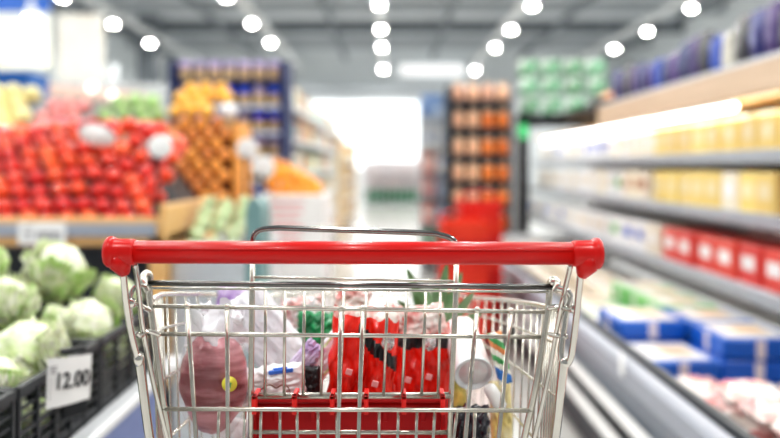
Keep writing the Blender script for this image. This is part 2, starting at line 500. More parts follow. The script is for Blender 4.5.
for i in range(20):
    t = i / 19
    bk.tube([floorpt(along(rimL, t), t, 0), floorpt(along(rimR, t), t, 0)], .0018, n=6)
for i in range(9):
    t = i / 8
    bk.tube([lerp(floorpt(rimL[0], 0, 0), floorpt(rimR[0], 0, 0), t), lerp(floorpt(rimF[0], 1, 0), floorpt(rimF[1], 1, 0), t)], .0022, n=6)
bk.build('basket', GALV, cart)
# chassis and wheels (below the picture)
ch = MB()
LL = P(175, 700, .97); RRr = P(530, 700, .97)
LLb = Vector((LL.x, .95, .2)); RRb = Vector((RRr.x, .95, .2))
for a, c in ((LL, LLb), (RRr, RRb)):
    ch.tube(smooth_path([a, (a.x, .97, .35), c, (a.x * .85, 1.15, .16), (a.x * .7, 1.62, .17)], 5), .009, n=8)
ch.tube([LLb, RRb], .008); ch.tube([(LL.x * .72, 1.6, .17), (RRr.x * .72, 1.6, .17)], .008)
for sx in (LL.x * .72, RRr.x * .72): ch.tube([(sx, 1.55, .17), (sx * 1.0, 1.45, BZ1)], .007)
for k in range(6): ch.tube([(LL.x * .8 + k * .065, 1.0, .19), (LL.x * .72 + k * .058, 1.6, .17)], .003)
ch.build('chassis', CHROME, cart)
TY = mat('wheel_rubber', (.08, .08, .085), .6)
for x, y in ((LLb.x, .95), (RRb.x, .95), (LL.x * .72, 1.6), (RRr.x * .72, 1.6)):
    w = MB(); mt = Matrix.Translation((x, y + .02, .0602)) @ Matrix.Rotation(PI / 2, 4, 'Y')
    w.lathe([(.02, -.014), (.056, -.014), (.06, -.01), (.06, .01), (.056, .014), (.02, .014)], 24, 0, mt)
    wo = w.build('wheel', TY, cart)
    k = MB(); k.box((x - .02, y + .015, .105), (.004, .03, .11)); k.box((x + .02, y + .015, .105), (.004, .03, .11)); k.box((x, y + .01, .16), (.044, .04, .006))
    k.build('fork', CHROME, wo)

# ------------------------------------------------------------------ groceries in the cart
def bag_mesh(name, w, h, t, mats, seed=0, wr=.006, nu=40, nv=44, mif=None, pinch=0.0, tiltf=None, fullness=4):
    b = MB()
    def f(s):
        def g(u, v):
            uu = u * 2 - 1; vv = v * 2 - 1
            k = (max(0, 1 - abs(uu) ** fullness) ** .5) * (max(0, 1 - abs(vv) ** fullness) ** .5)
            ww = w / 2 * (1 - pinch * max(0, vv) ** 2)
            x = uu * ww + wr * .5 * noise.noise(Vector((uu * 2, vv * 5, seed + 9)))
            z = vv * h / 2 + wr * noise.noise(Vector((uu * 4, vv * 2, seed + 3)))
            nn = noise.noise(Vector((uu * 3.5, vv * 4, seed + s * 7))) + .5 * noise.noise(Vector((uu * 9, vv * 9, seed + s * 3)))
            rid = abs(noise.noise(Vector((uu * 2.2 + vv, vv * 2.2 - uu * .5, seed + 20))))
            y = s * (t / 2 * k + wr * (nn - rid) * (.25 + k))
            return Vector((x, y, z))
        return g
    b.grid(f(-1), nu, nv, 0, mif=mif); b.grid(lambda u, v: f(1)(1 - u, v), nu, nv, 0, mif=(lambda u, v: mif(1 - u, v)) if mif else None)
    return b.mesh(name, mats)
FILM = mat('clear_film', (.93, .84, .87), .14, alpha=.08, coat=.2, bump=.35, bscale=26)
FILMW = mat('milky_film', (.86, .86, .90), .25, alpha=.80, coat=.4, bump=.4, bscale=30)
BANDK = mat('black_band', (.012, .012, .014), .3, coat=.3)
CLEARRED = mat('red_white_print', (.85, .80, .74), .3, var=1, vscale=38, col2=(.72, .05, .03), coat=.6, bump=.4, bscale=40)
FOIL = mat('foil_knot', (.8, .8, .8), .2, 1, var=.9, vscale=90, bump=.8, bscale=120)
PINK = mat('pink_sticker', (.9, .45, .45), .5)

def red_bag(cx, ytop, w, D, tilt, seed, label, bands):
    top = P(cx, ytop, D); zb = .635; h = (top.z - zb); c = Vector((top.x, D, zb + h / 2))
    r = empty('snack_bag', (c.x, c.y, zb), label, 'snack bag')
    me = bag_mesh('bag_body', w, h, .052, [REDBAG, BANDK, CLEARRED], seed, .008, 64, 90, mif=bands)
    put('bag_body', me, (0, 0, h / 2), (0, tilt, 0), parent=r)
    return r, h
r1, h1 = red_bag(358, 306, .092, 1.10, math.radians(5), 2, 'glossy red snack bag with a slanting black band, taller of the two red ones',
                 lambda u, v: 2 if v > .955 else (1 if (.80 + .22 * (.62 - u)) < v < (.87 + .22 * (.62 - u)) and u > .38 else 0))
r2, h2 = red_bag(420, 322, .092, 1.185, math.radians(-1), 7, 'glossy red snack bag with a level black band, beside the pineapple leaves',
                 lambda u, v: 2 if v > .935 else (1 if .86 < v < .925 else 0))
def dangle(parent, px, py, D, name, mesh_fn, m):
    b = MB(); mesh_fn(b, P(px, py, D)); return b.build(name, m, parent)
for par, x, y, D in ((r1, 388, 342, 1.062), (r2, 430, 343, 1.145)):
    dangle(par, x, y, D, 'foil_tie', lambda b, c: b.sphere(c, .0085, 14, 10, fn=lambda d: 1 + .6 * noise.noise(d * 4), scale=(1, .6, 1.2)), FOIL)
for par, x, y, D in ((r1, 375, 384, 1.064), (r2, 429, 377, 1.148), (r2, 408, 380, 1.148), (r1, 349, 372, 1.064)):
    dangle(par, x, y, D, 'sticker', lambda b, c: b.rbox(c, (.0085, .002, .0085), .0008, rot=Matrix.Rotation(.3, 3, 'Y')), PINK)
# crumpled printed tops of the two bags
PR2 = mat('pale_print', (.88, .85, .80), .35, var=.9, vscale=30, col2=(.75, .12, .1), coat=.5, bump=.5, bscale=30)
for par, x, y, w, h, D, t in ((r2, 394, 318, .040, .040, 1.185, .4), (r2, 422, 322, .070, .050, 1.185, -.15)):
    me = bag_mesh('printed_top', w, h, .03, [PR2], x, .006, 18, 14)
    o = put('printed_top', me, P(x, y, D) - par.location, (0, t, 0), parent=par)
def gro(name, px, py, D, w, h, t, mats, label, cat, rot=(0, 0, 0), seed=1, wr=.006, parent=None, mif=None, pinch=0, fullness=4):
    me = bag_mesh(name, w, h, t, mats, seed, wr, mif=mif, pinch=pinch, fullness=fullness)
    return put(name, me, P(px, py, D), rot, label, cat)
# pink meat in thin film
MEAT = mat('dark_pink_meat', (.20, .012, .020), .34, var=1, vscale=20, col2=(.62, .27, .30), coat=.5, bump=.5, bscale=22)
mc = P(214, 383, 1.056)
mb = empty('meat_bag', (mc.x, mc.y, mc.z - .08), 'clear bag of dark pink meat with a round yellow sticker', 'bagged meat')
b = MB()
def lump(d): return 1 + .06 * noise.noise(d * 1.9 + Vector((3, 1, 2))) + .04 * noise.noise(d * 6) - .14 * max(0, -d.z) * abs(d.x) + .05 * max(0, d.z) * abs(d.x)
b.sphere(mc, 1, 36, 26, scale=(.0445, .031, .068), fn=lump)
nt = MEAT.node_tree
for nd in list(nt.nodes):
    if nd.type == 'TEX_NOISE' and nd.inputs['Scale'].default_value == 20:
        mp_ = nt.nodes.new('ShaderNodeMapping'); mp_.inputs['Scale'].default_value = (.5, .5, 2.6); mp_.inputs['Rotation'].default_value = (0, .25, 0)
        tc_ = nt.nodes.new('ShaderNodeTexCoord'); nt.links.new(tc_.outputs['Object'], mp_.inputs['Vector']); nt.links.new(mp_.outputs['Vector'], nd.inputs['Vector'])
b.build('meat', MEAT, mb)
b = MB()
def lump2(d): return 1.06 + .06 * noise.noise(d * 1.9 + Vector((3, 1, 2))) + .07 * abs(noise.noise(Vector((d.x * 5, d.y * 5, d.z * 2)))) + .04 * noise.noise(d * 12)
b.sphere(mc, 1, 48, 34, scale=(.0450, .0325, .070), fn=lump2)
# gathered film top
b.grid(lambda u, v: mc + Vector((-.038 + .085 * u + .004 * math.sin(u * 30) * v, -.006 + .012 * math.sin(u * 9 + v * 3), .050 + .050 * v + .012 * math.sin(u * 13) * v + .008 * noise.noise(Vector((u * 6, v * 6, 2))))), 30, 10, 1)
b.build('film', [FILM, FILMW], mb)
b = MB(); st = P(229.5, 384, 1.016); b.lathe([(.0098, 0), (.0098, .0008)], 24, 0, Matrix.Translation(st) @ Matrix.Rotation(PI / 2, 4, 'X'))
stk = b.build('sticker', mat('yellow_sticker', (.88, .78, .10), .45), mb)
stk['label'] = 'round yellow sticker with a small green mark'
b = MB(); b.box(st + Vector((0, -.0012, .001)), (.006, .0006, .002)); b.box(st + Vector((0.001, -.0012, -.002)), (.002, .0006, .005)); 
gm = b.build('printed_mark', mat('sticker_green', (.1, .4, .1), .5), stk)
WPK = mat('white_wrap', (.86, .86, .87), .35, coat=.3, bump=.5, bscale=24, var=.12, vscale=10)
gro('plastic_bag', 217, 326, 1.137, .066, .055, .036, [FILMW], 'crumpled translucent white bag behind the bagged meat, at the cart side', 'bag', (0, .3, 0), 3, .006)
gro('paper_parcel', 242, 466, 1.14, .085, .135, .026, [WPK], 'white wrapped parcel low in the cart under the bagged meat', 'parcel', (0, .15, 0), 5, .004)
LAV = mat('lavender_print', (.72, .62, .80), .35, var=1, vscale=30, col2=(.38, .22, .55), coat=.4, bump=.4)
gro('wrapped_pack', 232, 312, 1.262, .055, .08, .024, [LAV], 'lavender and white printed pack standing behind the meat bag', 'package', (0, .15, 0), 8, .004)
gro('milky_sleeve', 268, 336, 1.205, .078, .150, .040, [FILMW, LAV], 'milky translucent plastic sleeve leaning across the cart', 'plastic pack', (0, -.62, 0), 12, .005, fullness=3)
gro('lilac_pouch', 308, 356, 1.115, .03, .045, .014, [LAV], 'small white pouch with violet print by the sleeve', 'package', (0, .7, 0), 15, .003)
# bread bag with blue stamp and brown wave
bc = P(271, 384, 1.085)
bb = empty('bread_bag', (bc.x, bc.y, bc.z - .03), 'white paper bread bag with blue print and a brown wavy line', 'bread bag')
me = bag_mesh('bag_body', .093, .050, .045, [WPK], 21, .004); put('bag_body', me, (0, 0, .03), (0, -.12, 0), parent=bb)
b = MB()
b.tube(smooth_path([P(253, 393, 1.058), P(257, 390, 1.057), P(262, 389, 1.056), P(266, 386, 1.055), P(271, 385, 1.055), P(276, 388, 1.055), P(282, 385, 1.055), P(288, 387, 1.056), P(290, 393, 1.057)], 4), .0009, n=6)
b.build('wavy_line', mat('brown_ink', (.16, .07, .04), .6), bb)
b = MB(); b.rbox(P(281, 371.5, 1.066), (.033, .003, .0055), .001, rot=Matrix.Rotation(-.13, 3, 'Y'))
b.rbox(P(280, 368.5, 1.072), (.020, .003, .003), .001, rot=Matrix.Rotation(-.13, 3, 'Y'))
b.build('blue_print', mat('blue_ink', (.05, .2, .72), .5), bb)
GRNB = mat('green_foil', (.005, .30, .09), .3, var=1, vscale=26, col2=(.0, .12, .04), coat=.4, bump=.8, bscale=28)
gro('green_bag', 323, 334, 1.262, .082, .070, .036, [GRNB], 'shiny crumpled green bag between white packs and a red bag', 'bag', (0, .05, 0), 31, .006)
STR = mat('pale_green_stripe', (.55, .78, .35), .4)
def stripes(u, v): return 1 if (.1 < u < .2 or .80 < u < .88) else 0
gro('snack_carton', 322, 362, 1.152, .036, .105, .022, [WPK, STR], 'slim white pack with pale green stripes leaning on a red bag', 'package', (0, .68, 0), 35, .002, mif=stripes, fullness=8)
gro('printed_pack', 352, 302, 1.325, .055, .05, .03, [PR2], 'white pack with red flower print behind the taller red bag', 'package', (0, .3, 0), 38, .006)
gro('printed_pouch', 303, 312, 1.325, .070, .05, .03, [mat('dotted_print', (.85, .84, .84), .4, var=.8, vscale=42, col2=(.75, .2, .15), bump=.4)], 'white pouch with small red dots above the green bag', 'package', (0, -.1, 0), 41, .008)
gro('dark_pack', 313, 384, 1.10, .024, .05, .02, [BANDK], 'black pack in the shadow beside the bread bag', 'package', (0, 0, 0), 44, .002)
gro('white_pack', 446, 345, 1.25, .035, .07, .024, [WPK], 'plain white pack between a red bag and the tin can', 'package', (0, .1, 0), 46, .006)
# pineapple
pc = P(436, 372, 1.33)
pine = empty('pineapple', (pc.x, pc.y, .64), 'pineapple with long pointed green leaves behind the red bags', 'fruit')
PSK = mat('pineapple_skin', (.55, .36, .08), .6, var=1, vscale=60, col2=(.25, .25, .05), bump=1, bscale=60)
LEAF = mat('pineapple_leaf', (.10, .24, .09), .4, var=.8, vscale=14, col2=(.35, .48, .30))
b = MB(); b.sphere((pc.x, pc.y, .735), 1, 28, 20, scale=(.052, .052, .095), fn=lambda d: 1 + .03 * math.sin(d.z * 22 + math.atan2(d.y, d.x) * 8) * math.sin(d.z * 22 - math.atan2(d.y, d.x) * 8))
b.build('fruit_body', PSK, pine)
b = MB(); base = Vector((pc.x, pc.y, .815))
tips = [(407, 268), (447, 263), (474, 292), (462, 272), (425, 285), (398, 300), (482, 312), (436, 280), (415, 296), (455, 300)]
for i, (tx, ty) in enumerate(tips):
    tip = P(tx, ty, 1.33 + .03 * math.sin(i * 2.1)); off = .012 + .008 * (i % 3)
    side = (tip - base).normalized()
    a = base + Vector((side.x * .02, .01 * math.cos(i), 0)); mid = lerp(a, tip, .5) + Vector((side.x * -.006, 0, .014))
    path = smooth_path([a, mid, tip], 6); nn = len(path)
    wv = Vector((1, 0, 0)) if abs(side.x) < .7 else Vector((0, 0, 1)); wv = (wv - side * wv.dot(side)).normalized()
    vs = []
    for j, p in enumerate(path):
        t = j / (nn - 1); ww = .0165 * (1 - t) ** .7 + .0004
        vs += [p - wv * ww + Vector((0, -.004, 0)) * (1 - t), p + Vector((0, .004, 0)) * (1 - t), p + wv * ww + Vector((0, -.004, 0)) * (1 - t)]
    fs = []
    for j in range(nn - 1):
        fs += [(3 * j, 3 * j + 1, 3 * j + 4, 3 * j + 3), (3 * j + 1, 3 * j + 2, 3 * j + 5, 3 * j + 4)]
    b.add(vs, fs)
b.build('leaf_crown', LEAF, pine)
# tin can
cc = P(473.5, 374, 1.12)
can = empty('tin_can', tuple(cc), 'tin can on its side, round metal end towards the handle', 'can')
ax = Vector((.03, .9, .42)).normalized(); mt = Matrix.Translation(cc) @ ax.to_track_quat('Z', 'Y').to_matrix().to_4x4()
mt = Matrix.Translation(cc) @ Vector((-.10, .9, .40)).normalized().to_track_quat('Z', 'Y').to_matrix().to_4x4()
CANL = mat('can_label', (.88, .88, .88), .35, var=.5, vscale=22, col2=(.78, .25, .28))
b = MB(); b.lathe([(.0262, .003), (.0268, .006), (.0268, .100), (.0262, .103)], 36, 0, mt); b.build('label_sleeve', CANL, can)
b = MB(); b.lathe([(.0262, .006), (.0272, .004), (.0276, .0015), (.0272, -.001), (.0258, -.001), (.0250, .002), (.0205, .003), (.0195, .0045), (.010, .004), (.001, .004)], 40, 0, mt)
b.build('can_end', mat('tin', (.80, .86, .88), .3, .0, var=.1, vscale=30), can)
# other things at the side
b = MB(); bt = P(495, 397, 1.11)
mt = Matrix.Translation(bt) @ Matrix.Rotation(-.55, 4, 'Y') @ Matrix.Scale(.75, 4, (0, 1, 0))
b.lathe([(.001, -.020), (.006, -.0195), (.0085, -.017), (.0095, -.010), (.0095, .008), (.0088, .016), (.005, .0195), (.001, .020)], 20, 0, mt)
tag(b.build('bottle_cap', WHITE), 'oblong white cap tilted beside the tin can', 'cap')
BLK = mat('black_film', (.015, .015, .025), .16, coat=.7, bump=.8, bscale=24)
gro('black_bag', 470, 440, 1.095, .055, .095, .040, [BLK], 'glossy black plastic bag below the tin can', 'bag', (0, -.05, 0), 51, .006)
YEL = mat('yellow_pack', (.80, .66, .25), .3, var=.8, vscale=24, col2=(.85, .82, .65), coat=.4, bump=.4)
gro('yellow_pouch', 501, 415, 1.17, .032, .10, .022, [YEL], 'pale yellow pouch standing against the wire side of the cart', 'package', (0, -.04, 0), 53, .003)
ORA = mat('orange_pack', (.85, .38, .03), .3, coat=.5, bump=.6, bscale=26, var=.5, vscale=16, col2=(.9, .6, .08))
gro('orange_bag', 494, 462, 1.162, .044, .065, .03, [ORA], 'bright orange bag lying lowest beside the black bag', 'bag', (0, .05, 0), 55, .004)
MIXM = [mat('mix_white', (.8, .8, .72), .4, bump=.4), mat('mix_blue', (.03, .2, .6), .35, coat=.4), mat('mix_green', (.1, .42, .15), .4), mat('mix_orange', (.75, .3, .12), .4)]
gro('snack_wrapper', 500, 358, 1.125, .020, .075, .014, MIXM, 'narrow multicoloured wrapper with blue, green and orange stripes', 'package', (0, -.22, 0), 57, .002,
    mif=lambda u, v: (0, 1, 1, 0, 2, 0, 3, 2, 0, 3)[min(9, int((v + u * .25) * 8))])
gro('cream_sack', 300, 441, 1.31, .18, .10, .09, [WPK], 'large white sack filling the bottom of the cart', 'sack', (0, 0, 0), 61, .005)
gro('cream_sack', 222, 513, 1.058, .085, .11, .05, [WPK], 'small white sack at the bottom of the cart under the bagged meat', 'sack', (0, 0, 0), 63, .003)

# ------------------------------------------------------------------ lettuce display (left, near)
LET = mat('lettuce_leaf', (.74, .86, .46), .40, var=1, vscale=4.5, col2=(.42, .70, .16), bump=.6, bscale=14, sss=.15)
LETP = mat('lettuce_pale', (.95, .96, .80), .38, var=.9, vscale=3.2, col2=(.72, .86, .42), bump=.5, bscale=12, sss=.15)
def lettuce_mesh(seed, nl=11):
    rr = random.Random(seed); b = MB()
    b.sphere((0, 0, 0), .90, 30, 20, 1, scale=(1, 1, .92), fn=lambda d: 1 + .10 * noise.noise(d * 2.5 + Vector((seed, 0, 0))) + .05 * noise.noise(d * 7))
    for i in range(nl):
        a = i * 2.4 + rr.uniform(-.3, .3); lay = i / nl; wdt = rr.uniform(.75, 1.05); reach = rr.uniform(.52, .80) * (1 - .15 * lay)
        sd = seed * 7 + i
        def g(u, v, a=a, lay=lay, wdt=wdt, reach=reach, sd=sd):
            uu = u * 2 - 1; th = PI * (1 - .02) - v * PI * reach
            half = wdt * math.sin(min(1, v * 1.25) * PI * .5 + .0) * (1 - .35 * max(0, v - .7) / .3)
            ph = a + uu * half * (1.0 / max(.45, math.sin(th)) * .75)
            edge = max(abs(uu) ** 3, max(0, v - .72) / .28)
            r = .95 + .07 * lay + .05 * math.cos(uu * 9) * .3 + edge * (.12 + .15 * math.sin(uu * 17 + v * 12 + sd) + .18 * noise.noise(Vector((uu * 5, v * 5, sd)))) 
            r += .035 * noise.noise(Vector((uu * 4, v * 6, sd + 5)))
            r -= .02 * math.exp(-(uu * 9) ** 2)
            return Vector((math.sin(th) * math.cos(ph), math.sin(th) * math.sin(ph), math.cos(th) * .94)) * r
        b.grid(g, 30, 22, 0 if i % 3 == 2 else 1)
    return b.mesh('lettuce', [LET, LETP])
LMS = [lettuce_mesh(i) for i in (1, 2, 3, 4)]
LX = -.62
LEXT = [max(v.co.length for v in m_e.vertices) * .97 for m_e in LMS]
lets = [(58, 276, 76, 2.0, 1, 'tall pale lettuce standing out above all the others in the crates'),
        (88, 321, 74, 1.92, 0, 'ruffled green lettuce at the crate rim above the price tag'),
        (115, 294, 52, 2.10, 2, 'small pale lettuce at the far corner by the cart handle'),
        (27, 350, 90, 1.60, 3, 'large creamy lettuce over the nearest crate rim'),
        (-6, 382, 74, 1.425, 2, 'pale lettuce cut by the picture edge, lowest of the heap'),
        (-14, 268, 52, 1.95, 1, 'dark green lettuce cut by the picture edge, level with the tallest head'),
        (14, 303, 62, 1.76, 0, 'loose leafy lettuce between the tall head and the picture edge'),
        (-34, 334, 50, 1.62, 3, 'lettuce half outside the picture behind the creamy one'),
        (50, 318, 38, 1.76, 0, 'small curly lettuce wedged below the tall head'),
        (8, 290, 50, 1.90, 2, 'pale lettuce in the back row beside the tall head, above the loose leafy one')]
for i, (px, py, w, D, k, lab) in enumerate(lets):
    r = w / 2 / F * D / LEXT[k]
    put('lettuce', LMS[k], P(px, py, D), (.4 * math.sin(i), .5 * math.cos(i * 2), i * 1.3), lab, 'lettuce', 'lettuces in the black crates', scale=r)
CR = [(1.00, 1.325), (1.335, 1.71), (1.72, 2.22)]
def lclamp(p, q):
    if p.z - q < .764:
        p.x = min(p.x, -.633 - q)
        for a, c in CR:
            if a <= p.y < c: p.y = min(max(p.y, a + .009 + q), c - .009 - q)
relax(named('lettuce'), 80, lclamp, gap=-.002)
# the small heads below that carry them
upper = [(o.location.copy(), max(v.co.length for v in o.data.vertices) * max(o.scale)) for o in named('lettuce')]
kk_ = 0
for cy0 in (1.06, 1.16, 1.265, 1.40, 1.52, 1.64, 1.79, 1.91, 2.03, 2.15):
    for cx0 in (-.685, -.79, -.895):
        k_ = kk_ % 4; er = .042; p = Vector((cx0, cy0, .618 + er))
        if all((p - q).length > er + rq + .001 for q, rq in upper):
            put('lettuce', LMS[k_], p, (kk_, .3, kk_ * 2.2), 'small green lettuce lying under the upper heads in the black crates', 'lettuce', 'lower lettuces in the crates', scale=er / (LEXT[k_] / .97))
        kk_ += 1
for cy0 in (1.44, 1.61, 1.81, 1.99):
    for cx0 in (-1.085, -1.275):
        k_ = kk_ % 4; er = .078
        put('lettuce', LMS[k_], (cx0, cy0, .618 + er), (kk_, .3, kk_ * 2.2), 'green lettuce in the inner black crates away from the aisle', 'lettuce', 'lettuces in the inner crates', scale=er / (LEXT[k_] / .97)); kk_ += 1

def crate(x0, x1, y0, y1, z0, z1, label):
    r = empty('plastic_crate', ((x0 + x1) / 2, (y0 + y1) / 2, z0), label, 'crate', 'black crates under the lettuces')
    b = MB(); t = .006; H = z1 - z0
    cx, cy = (x0 + x1) / 2, (y0 + y1) / 2
    b.box((cx, cy, z0 + .004), (x1 - x0, y1 - y0, .008))
    b.build('crate_floor', CRATE, r)
    for (ax, c0, c1, fix) in (('y', y0, y1, x1 - t / 2), ('y', y0, y1, x0 + t / 2), ('x', x0, x1, y0 + t / 2), ('x', x0, x1, y1 - t / 2)):
        b = MB(); L = c1 - c0; mid = (c0 + c1) / 2
        def bar(c, l, z, h, th=t):
            if ax == 'y': b.box((fix, c, z), (th, l, h))
            else: b.box((c, fix, z), (l, th, h))
        bar(mid, L, z1 - .007, .014, t * 2.2); bar(mid, L, z0 + .008, .016); bar(mid, L, z0 + H * .48, .008)
        n = 5
        for k in range(n + 1): bar(c0 + .006 + (L - .012) * k / n, .010, z0 + H / 2, H, t * 1.6)
        for q in range(1, 8):
            if q != 4: bar(mid, L, z0 + H * q / 8, .0055, t * .7)
        b.build('crate_side', CRATE, r)
    return r
crate(-.985, LX, 1.00, 1.325, .605, .762, 'nearest black slatted crate, cut by the picture edge')
crate(-.985, LX, 1.335, 1.71, .605, .762, 'middle black slatted crate carrying the white price tag')
crate(-.985, LX, 1.72, 2.22, .605, .762, 'farthest black slatted crate, beside the cart frame')
crate(-1.37, -.995, 1.335, 1.71, .605, .762, 'inner black crate behind the one with the price tag')
crate(-1.37, -.995, 1.72, 2.22, .605, .762, 'inner black crate in the far corner of the counter')
# counter under the crates
cnt = empty('produce_counter', (-1.0, 1.6, 0), 'produce counter with a blue side panel and white top rail', 'counter')
b = MB(); b.box((-1.05, 1.61, .30), (.84, 1.26, .56)); b.build('counter_body', mat('counter_blue', (.16, .21, .42), .5, var=.3, vscale=60), cnt)
b = MB(); b.box((-1.05, 1.55, .015), (.80, 1.08, .03)); b.build('plinth', DARK, cnt)
b = MB(); b.rbox((-1.0, 1.61, .592), (.80, 1.28, .025), .004); b.rbox((-.595, 1.61, .590), (.028, 1.28, .028), .006); b.build('top_rail', LGREY, cnt)
# round red sign on the counter side
sg = empty('floor_sticker_sign', (-.628, 1.46, .50), 'round white sign with a red ring on the blue counter side', 'sign')
cs_ = Vector((-.622, 1.49, .512)); mt = Matrix.Translation(cs_) @ Matrix.Rotation(PI / 2, 4, 'Y')
b = MB(); b.lathe([(.052, 0), (.052, .003)], 28, 0, mt); b.build('sign_disc', WHITE, sg)
b = MB(); b.tube([cs_ + Vector((.004, .046 * math.cos(a), .046 * math.sin(a))) for a in [2 * PI * k / 28 for k in range(28)]], .008, n=6, closed=True)
b.tube([cs_ + Vector((.004, .033, .033)), cs_ + Vector((.004, -.033, -.033))], .005, n=6); b.build('red_ring', mat('sign_red', (.75, .03, .04), .5), sg)
# price tag 12.00
tg = empty('price_tag', (-.60, 1.46, .60), 'white price card reading 12.00 clipped to a black crate', 'price tag')
c4 = [P(48, 359, 1.43), P(91.5, 353.5, 1.50), P(90, 398, 1.50), P(46.5, 410, 1.43)]
b = MB()
nrm = (c4[1] - c4[0]).cross(c4[3] - c4[0]).normalized()
if nrm.y > 0: nrm = -nrm
def cardf(off):
    return lambda u, v: lerp(lerp(c4[0], c4[1], u), lerp(c4[3], c4[2], u), v) + nrm * (off + .005 * math.sin(u * PI * .9) - .002 * v)
b.grid(cardf(0), 12, 4); b.grid(lambda u, v: cardf(-.0012)(1 - u, v), 12, 4)
card = b.build('card', PAPER, tg)
ux = (c4[1] - c4[0]).normalized(); vz = (c4[0] - c4[3]); vz = (vz - ux * vz.dot(ux)).normalized(); nz = ux.cross(vz)
RM = Matrix((ux, vz, nz)).transposed()
def on_card(u, v, off=.0015): return cardf(off)(u, v)
tx = text('price_text', '12.00', .041, INK, tg, Vector(on_card(.53, .50, .002)) - tg.location, RM.to_euler(), ext=.0005, sx=.78, off=.0006)
b = MB()
for k, (u0, v0, du) in enumerate([(.12, .17, .2), (.12, .23, .17), (.12, .29, .2)]):
    b.box(on_card(u0, v0, .001), (.0001 + du * .07, .0006, .0022), rot=RM @ Matrix.Rotation(-PI / 2, 3, 'X'))
for k in range(5):
    b.box(on_card(.06, .42 + k * .09, .001), (.0016, .0006, .004), rot=RM @ Matrix.Rotation(-PI / 2, 3, 'X'))
b.build('small_print', mat('print_grey', (.25, .25, .27), .6), tg)
b = MB(); b.rbox(P(73, 350, 1.52), (.05, .014, .012), .003, rot=Matrix.Rotation(.9, 3, 'Z')); b.build('clip', BLACK, tg); b = MB(); b.rbox(P(72, 405, 1.50) + Vector((0, .012, 0)), (.055, .012, .05), .003, rot=Matrix.Rotation(1.0, 3, 'Z'))
b.build('clip', BLACK, tg)

# ------------------------------------------------------------------ fruit helpers
def fruit_mesh(name, r, m, dimple=.12, sq=1.0, nu=18, nv=12):
    b = MB()
    b.sphere((0, 0, 0), r, nu, nv, scale=(1, 1, sq), fn=lambda d: 1 - dimple * max(0, d.z - .75) * 2 + .015 * math.cos(5 * math.atan2(d.y, d.x)) * (1 - abs(d.z)))
    return b.mesh(name, m)
TOM = mat('tomato_skin', (.86, .070, .018), .30, coat=.7, rnd=.25)
ORG = mat('orange_skin', (.90, .36, .03), .38, coat=.2, rnd=.12, bump=.1, bscale=300)
TAN = mat('tangerine_skin', (.92, .36, .08), .35, coat=.5, rnd=.2)
ORY = mat('pale_orange_skin', (.95, .52, .08), .35, coat=.3, rnd=.1)
PLUM = mat('red_apple_skin', (.55, .03, .05), .3, coat=.3, rnd=.25)
PNK = mat('pink_fruit_skin', (.78, .28, .28), .4, rnd=.25)
YLF = mat('yellow_fruit_skin', (.88, .80, .38), .4, rnd=.12)
GRF = mat('green_fruit_skin', (.45, .66, .28), .4, rnd=.3)
CAB = mat('pale_cabbage', (.66, .78, .46), .4, var=.6, vscale=8, col2=(.80, .86, .68), rnd=.15)
MELW = mat('pale_melon', (.62, .72, .55), .4, rnd=.15)

# ------------------------------------------------------------------ tomato table
tt = empty('tomato_table', (-1.6, 3.7, 0), 'wooden produce table heaped with tomatoes behind the lettuces', 'display table')
X1t = -.90; YF = 3.2
b = MB()
b.rbox(((-2.6 + X1t) / 2, YF + .02, .875), (2.6 + X1t, .04, .115), .004)
b.rbox((X1t - .03, YF + .03, .55), (.062, .06, .62), .004)
b.rbox((X1t - .02, YF + .55, .55), (.04, 1.0, .62), .004)
b.rbox((X1t - .02, YF + .55, .90), (.04, 1.06, .16), .004)
b.build('wooden_frame', WOOD, tt)
b = MB(); b.box((-1.75, 3.75, .10), (1.66, 1.0, .2)); b.box((-1.75, 3.8, .5), (1.62, .9, .6)); b.build('plinth_cavity_shade', DARK, tt)  # plinth, and a dark block painting in the shaded cavity under the table
b = MB()
b.add([(-2.6, 3.26, .80), (-1.22, 3.26, .80), (X1t - .04, 3.26, .80), (-2.6, 3.50, .84), (-1.22, 3.50, .84), (X1t - .04, 3.50, .82), (-2.6, 3.86, 1.235), (-1.22, 3.86, 1.235), (X1t - .04, 3.86, .87), (-2.6, 4.25, 1.235), (-1.22, 4.25, 1.235), (X1t - .04, 4.25, .87)], [(0, 1, 4, 3), (1, 2, 5, 4), (3, 4, 7, 6), (4, 5, 8, 7), (6, 7, 10, 9), (7, 8, 11, 10)], 0, False)
b.build('sloping_bed', BLACK, tt)
b = MB(); b.rbox((-1.76, YF - .008, .882), (1.66, .014, .052), .003); b.build('price_rail', mat('rail_grey', (.34, .37, .43), .4), tt)
pt = empty('price_label', (-1.38, YF - .02, .86), 'white price label on the rail under the tomatoes', 'price tag')  # price label fixed flat to the table rail
c0 = P(42, 233.5, YF - .02); b = MB(); b.rbox(c0, (.19, .004, .088), .001); b.build('label_card', PAPER, pt)
b = MB()
for k in range(9): b.box(c0 + Vector((-.015 + k * .011, -.003, -.008)), (.005 if k % 3 else .008, .002, .035))
for k in range(3): b.box(c0 + Vector((-.055, -.003, .02 - k * .02)), (.035, .002, .006))
b.build('small_print', mat('print_grey', (.25, .25, .27), .6), pt)
TM = [fruit_mesh('tomato', .039, TOM, sq=s) for s in (.88, .92, .84)]
n = 0
TG = dict(label='ripe red tomato in the big heap on the wooden table', cat='tomato', group='tomatoes heaped on the wooden table')
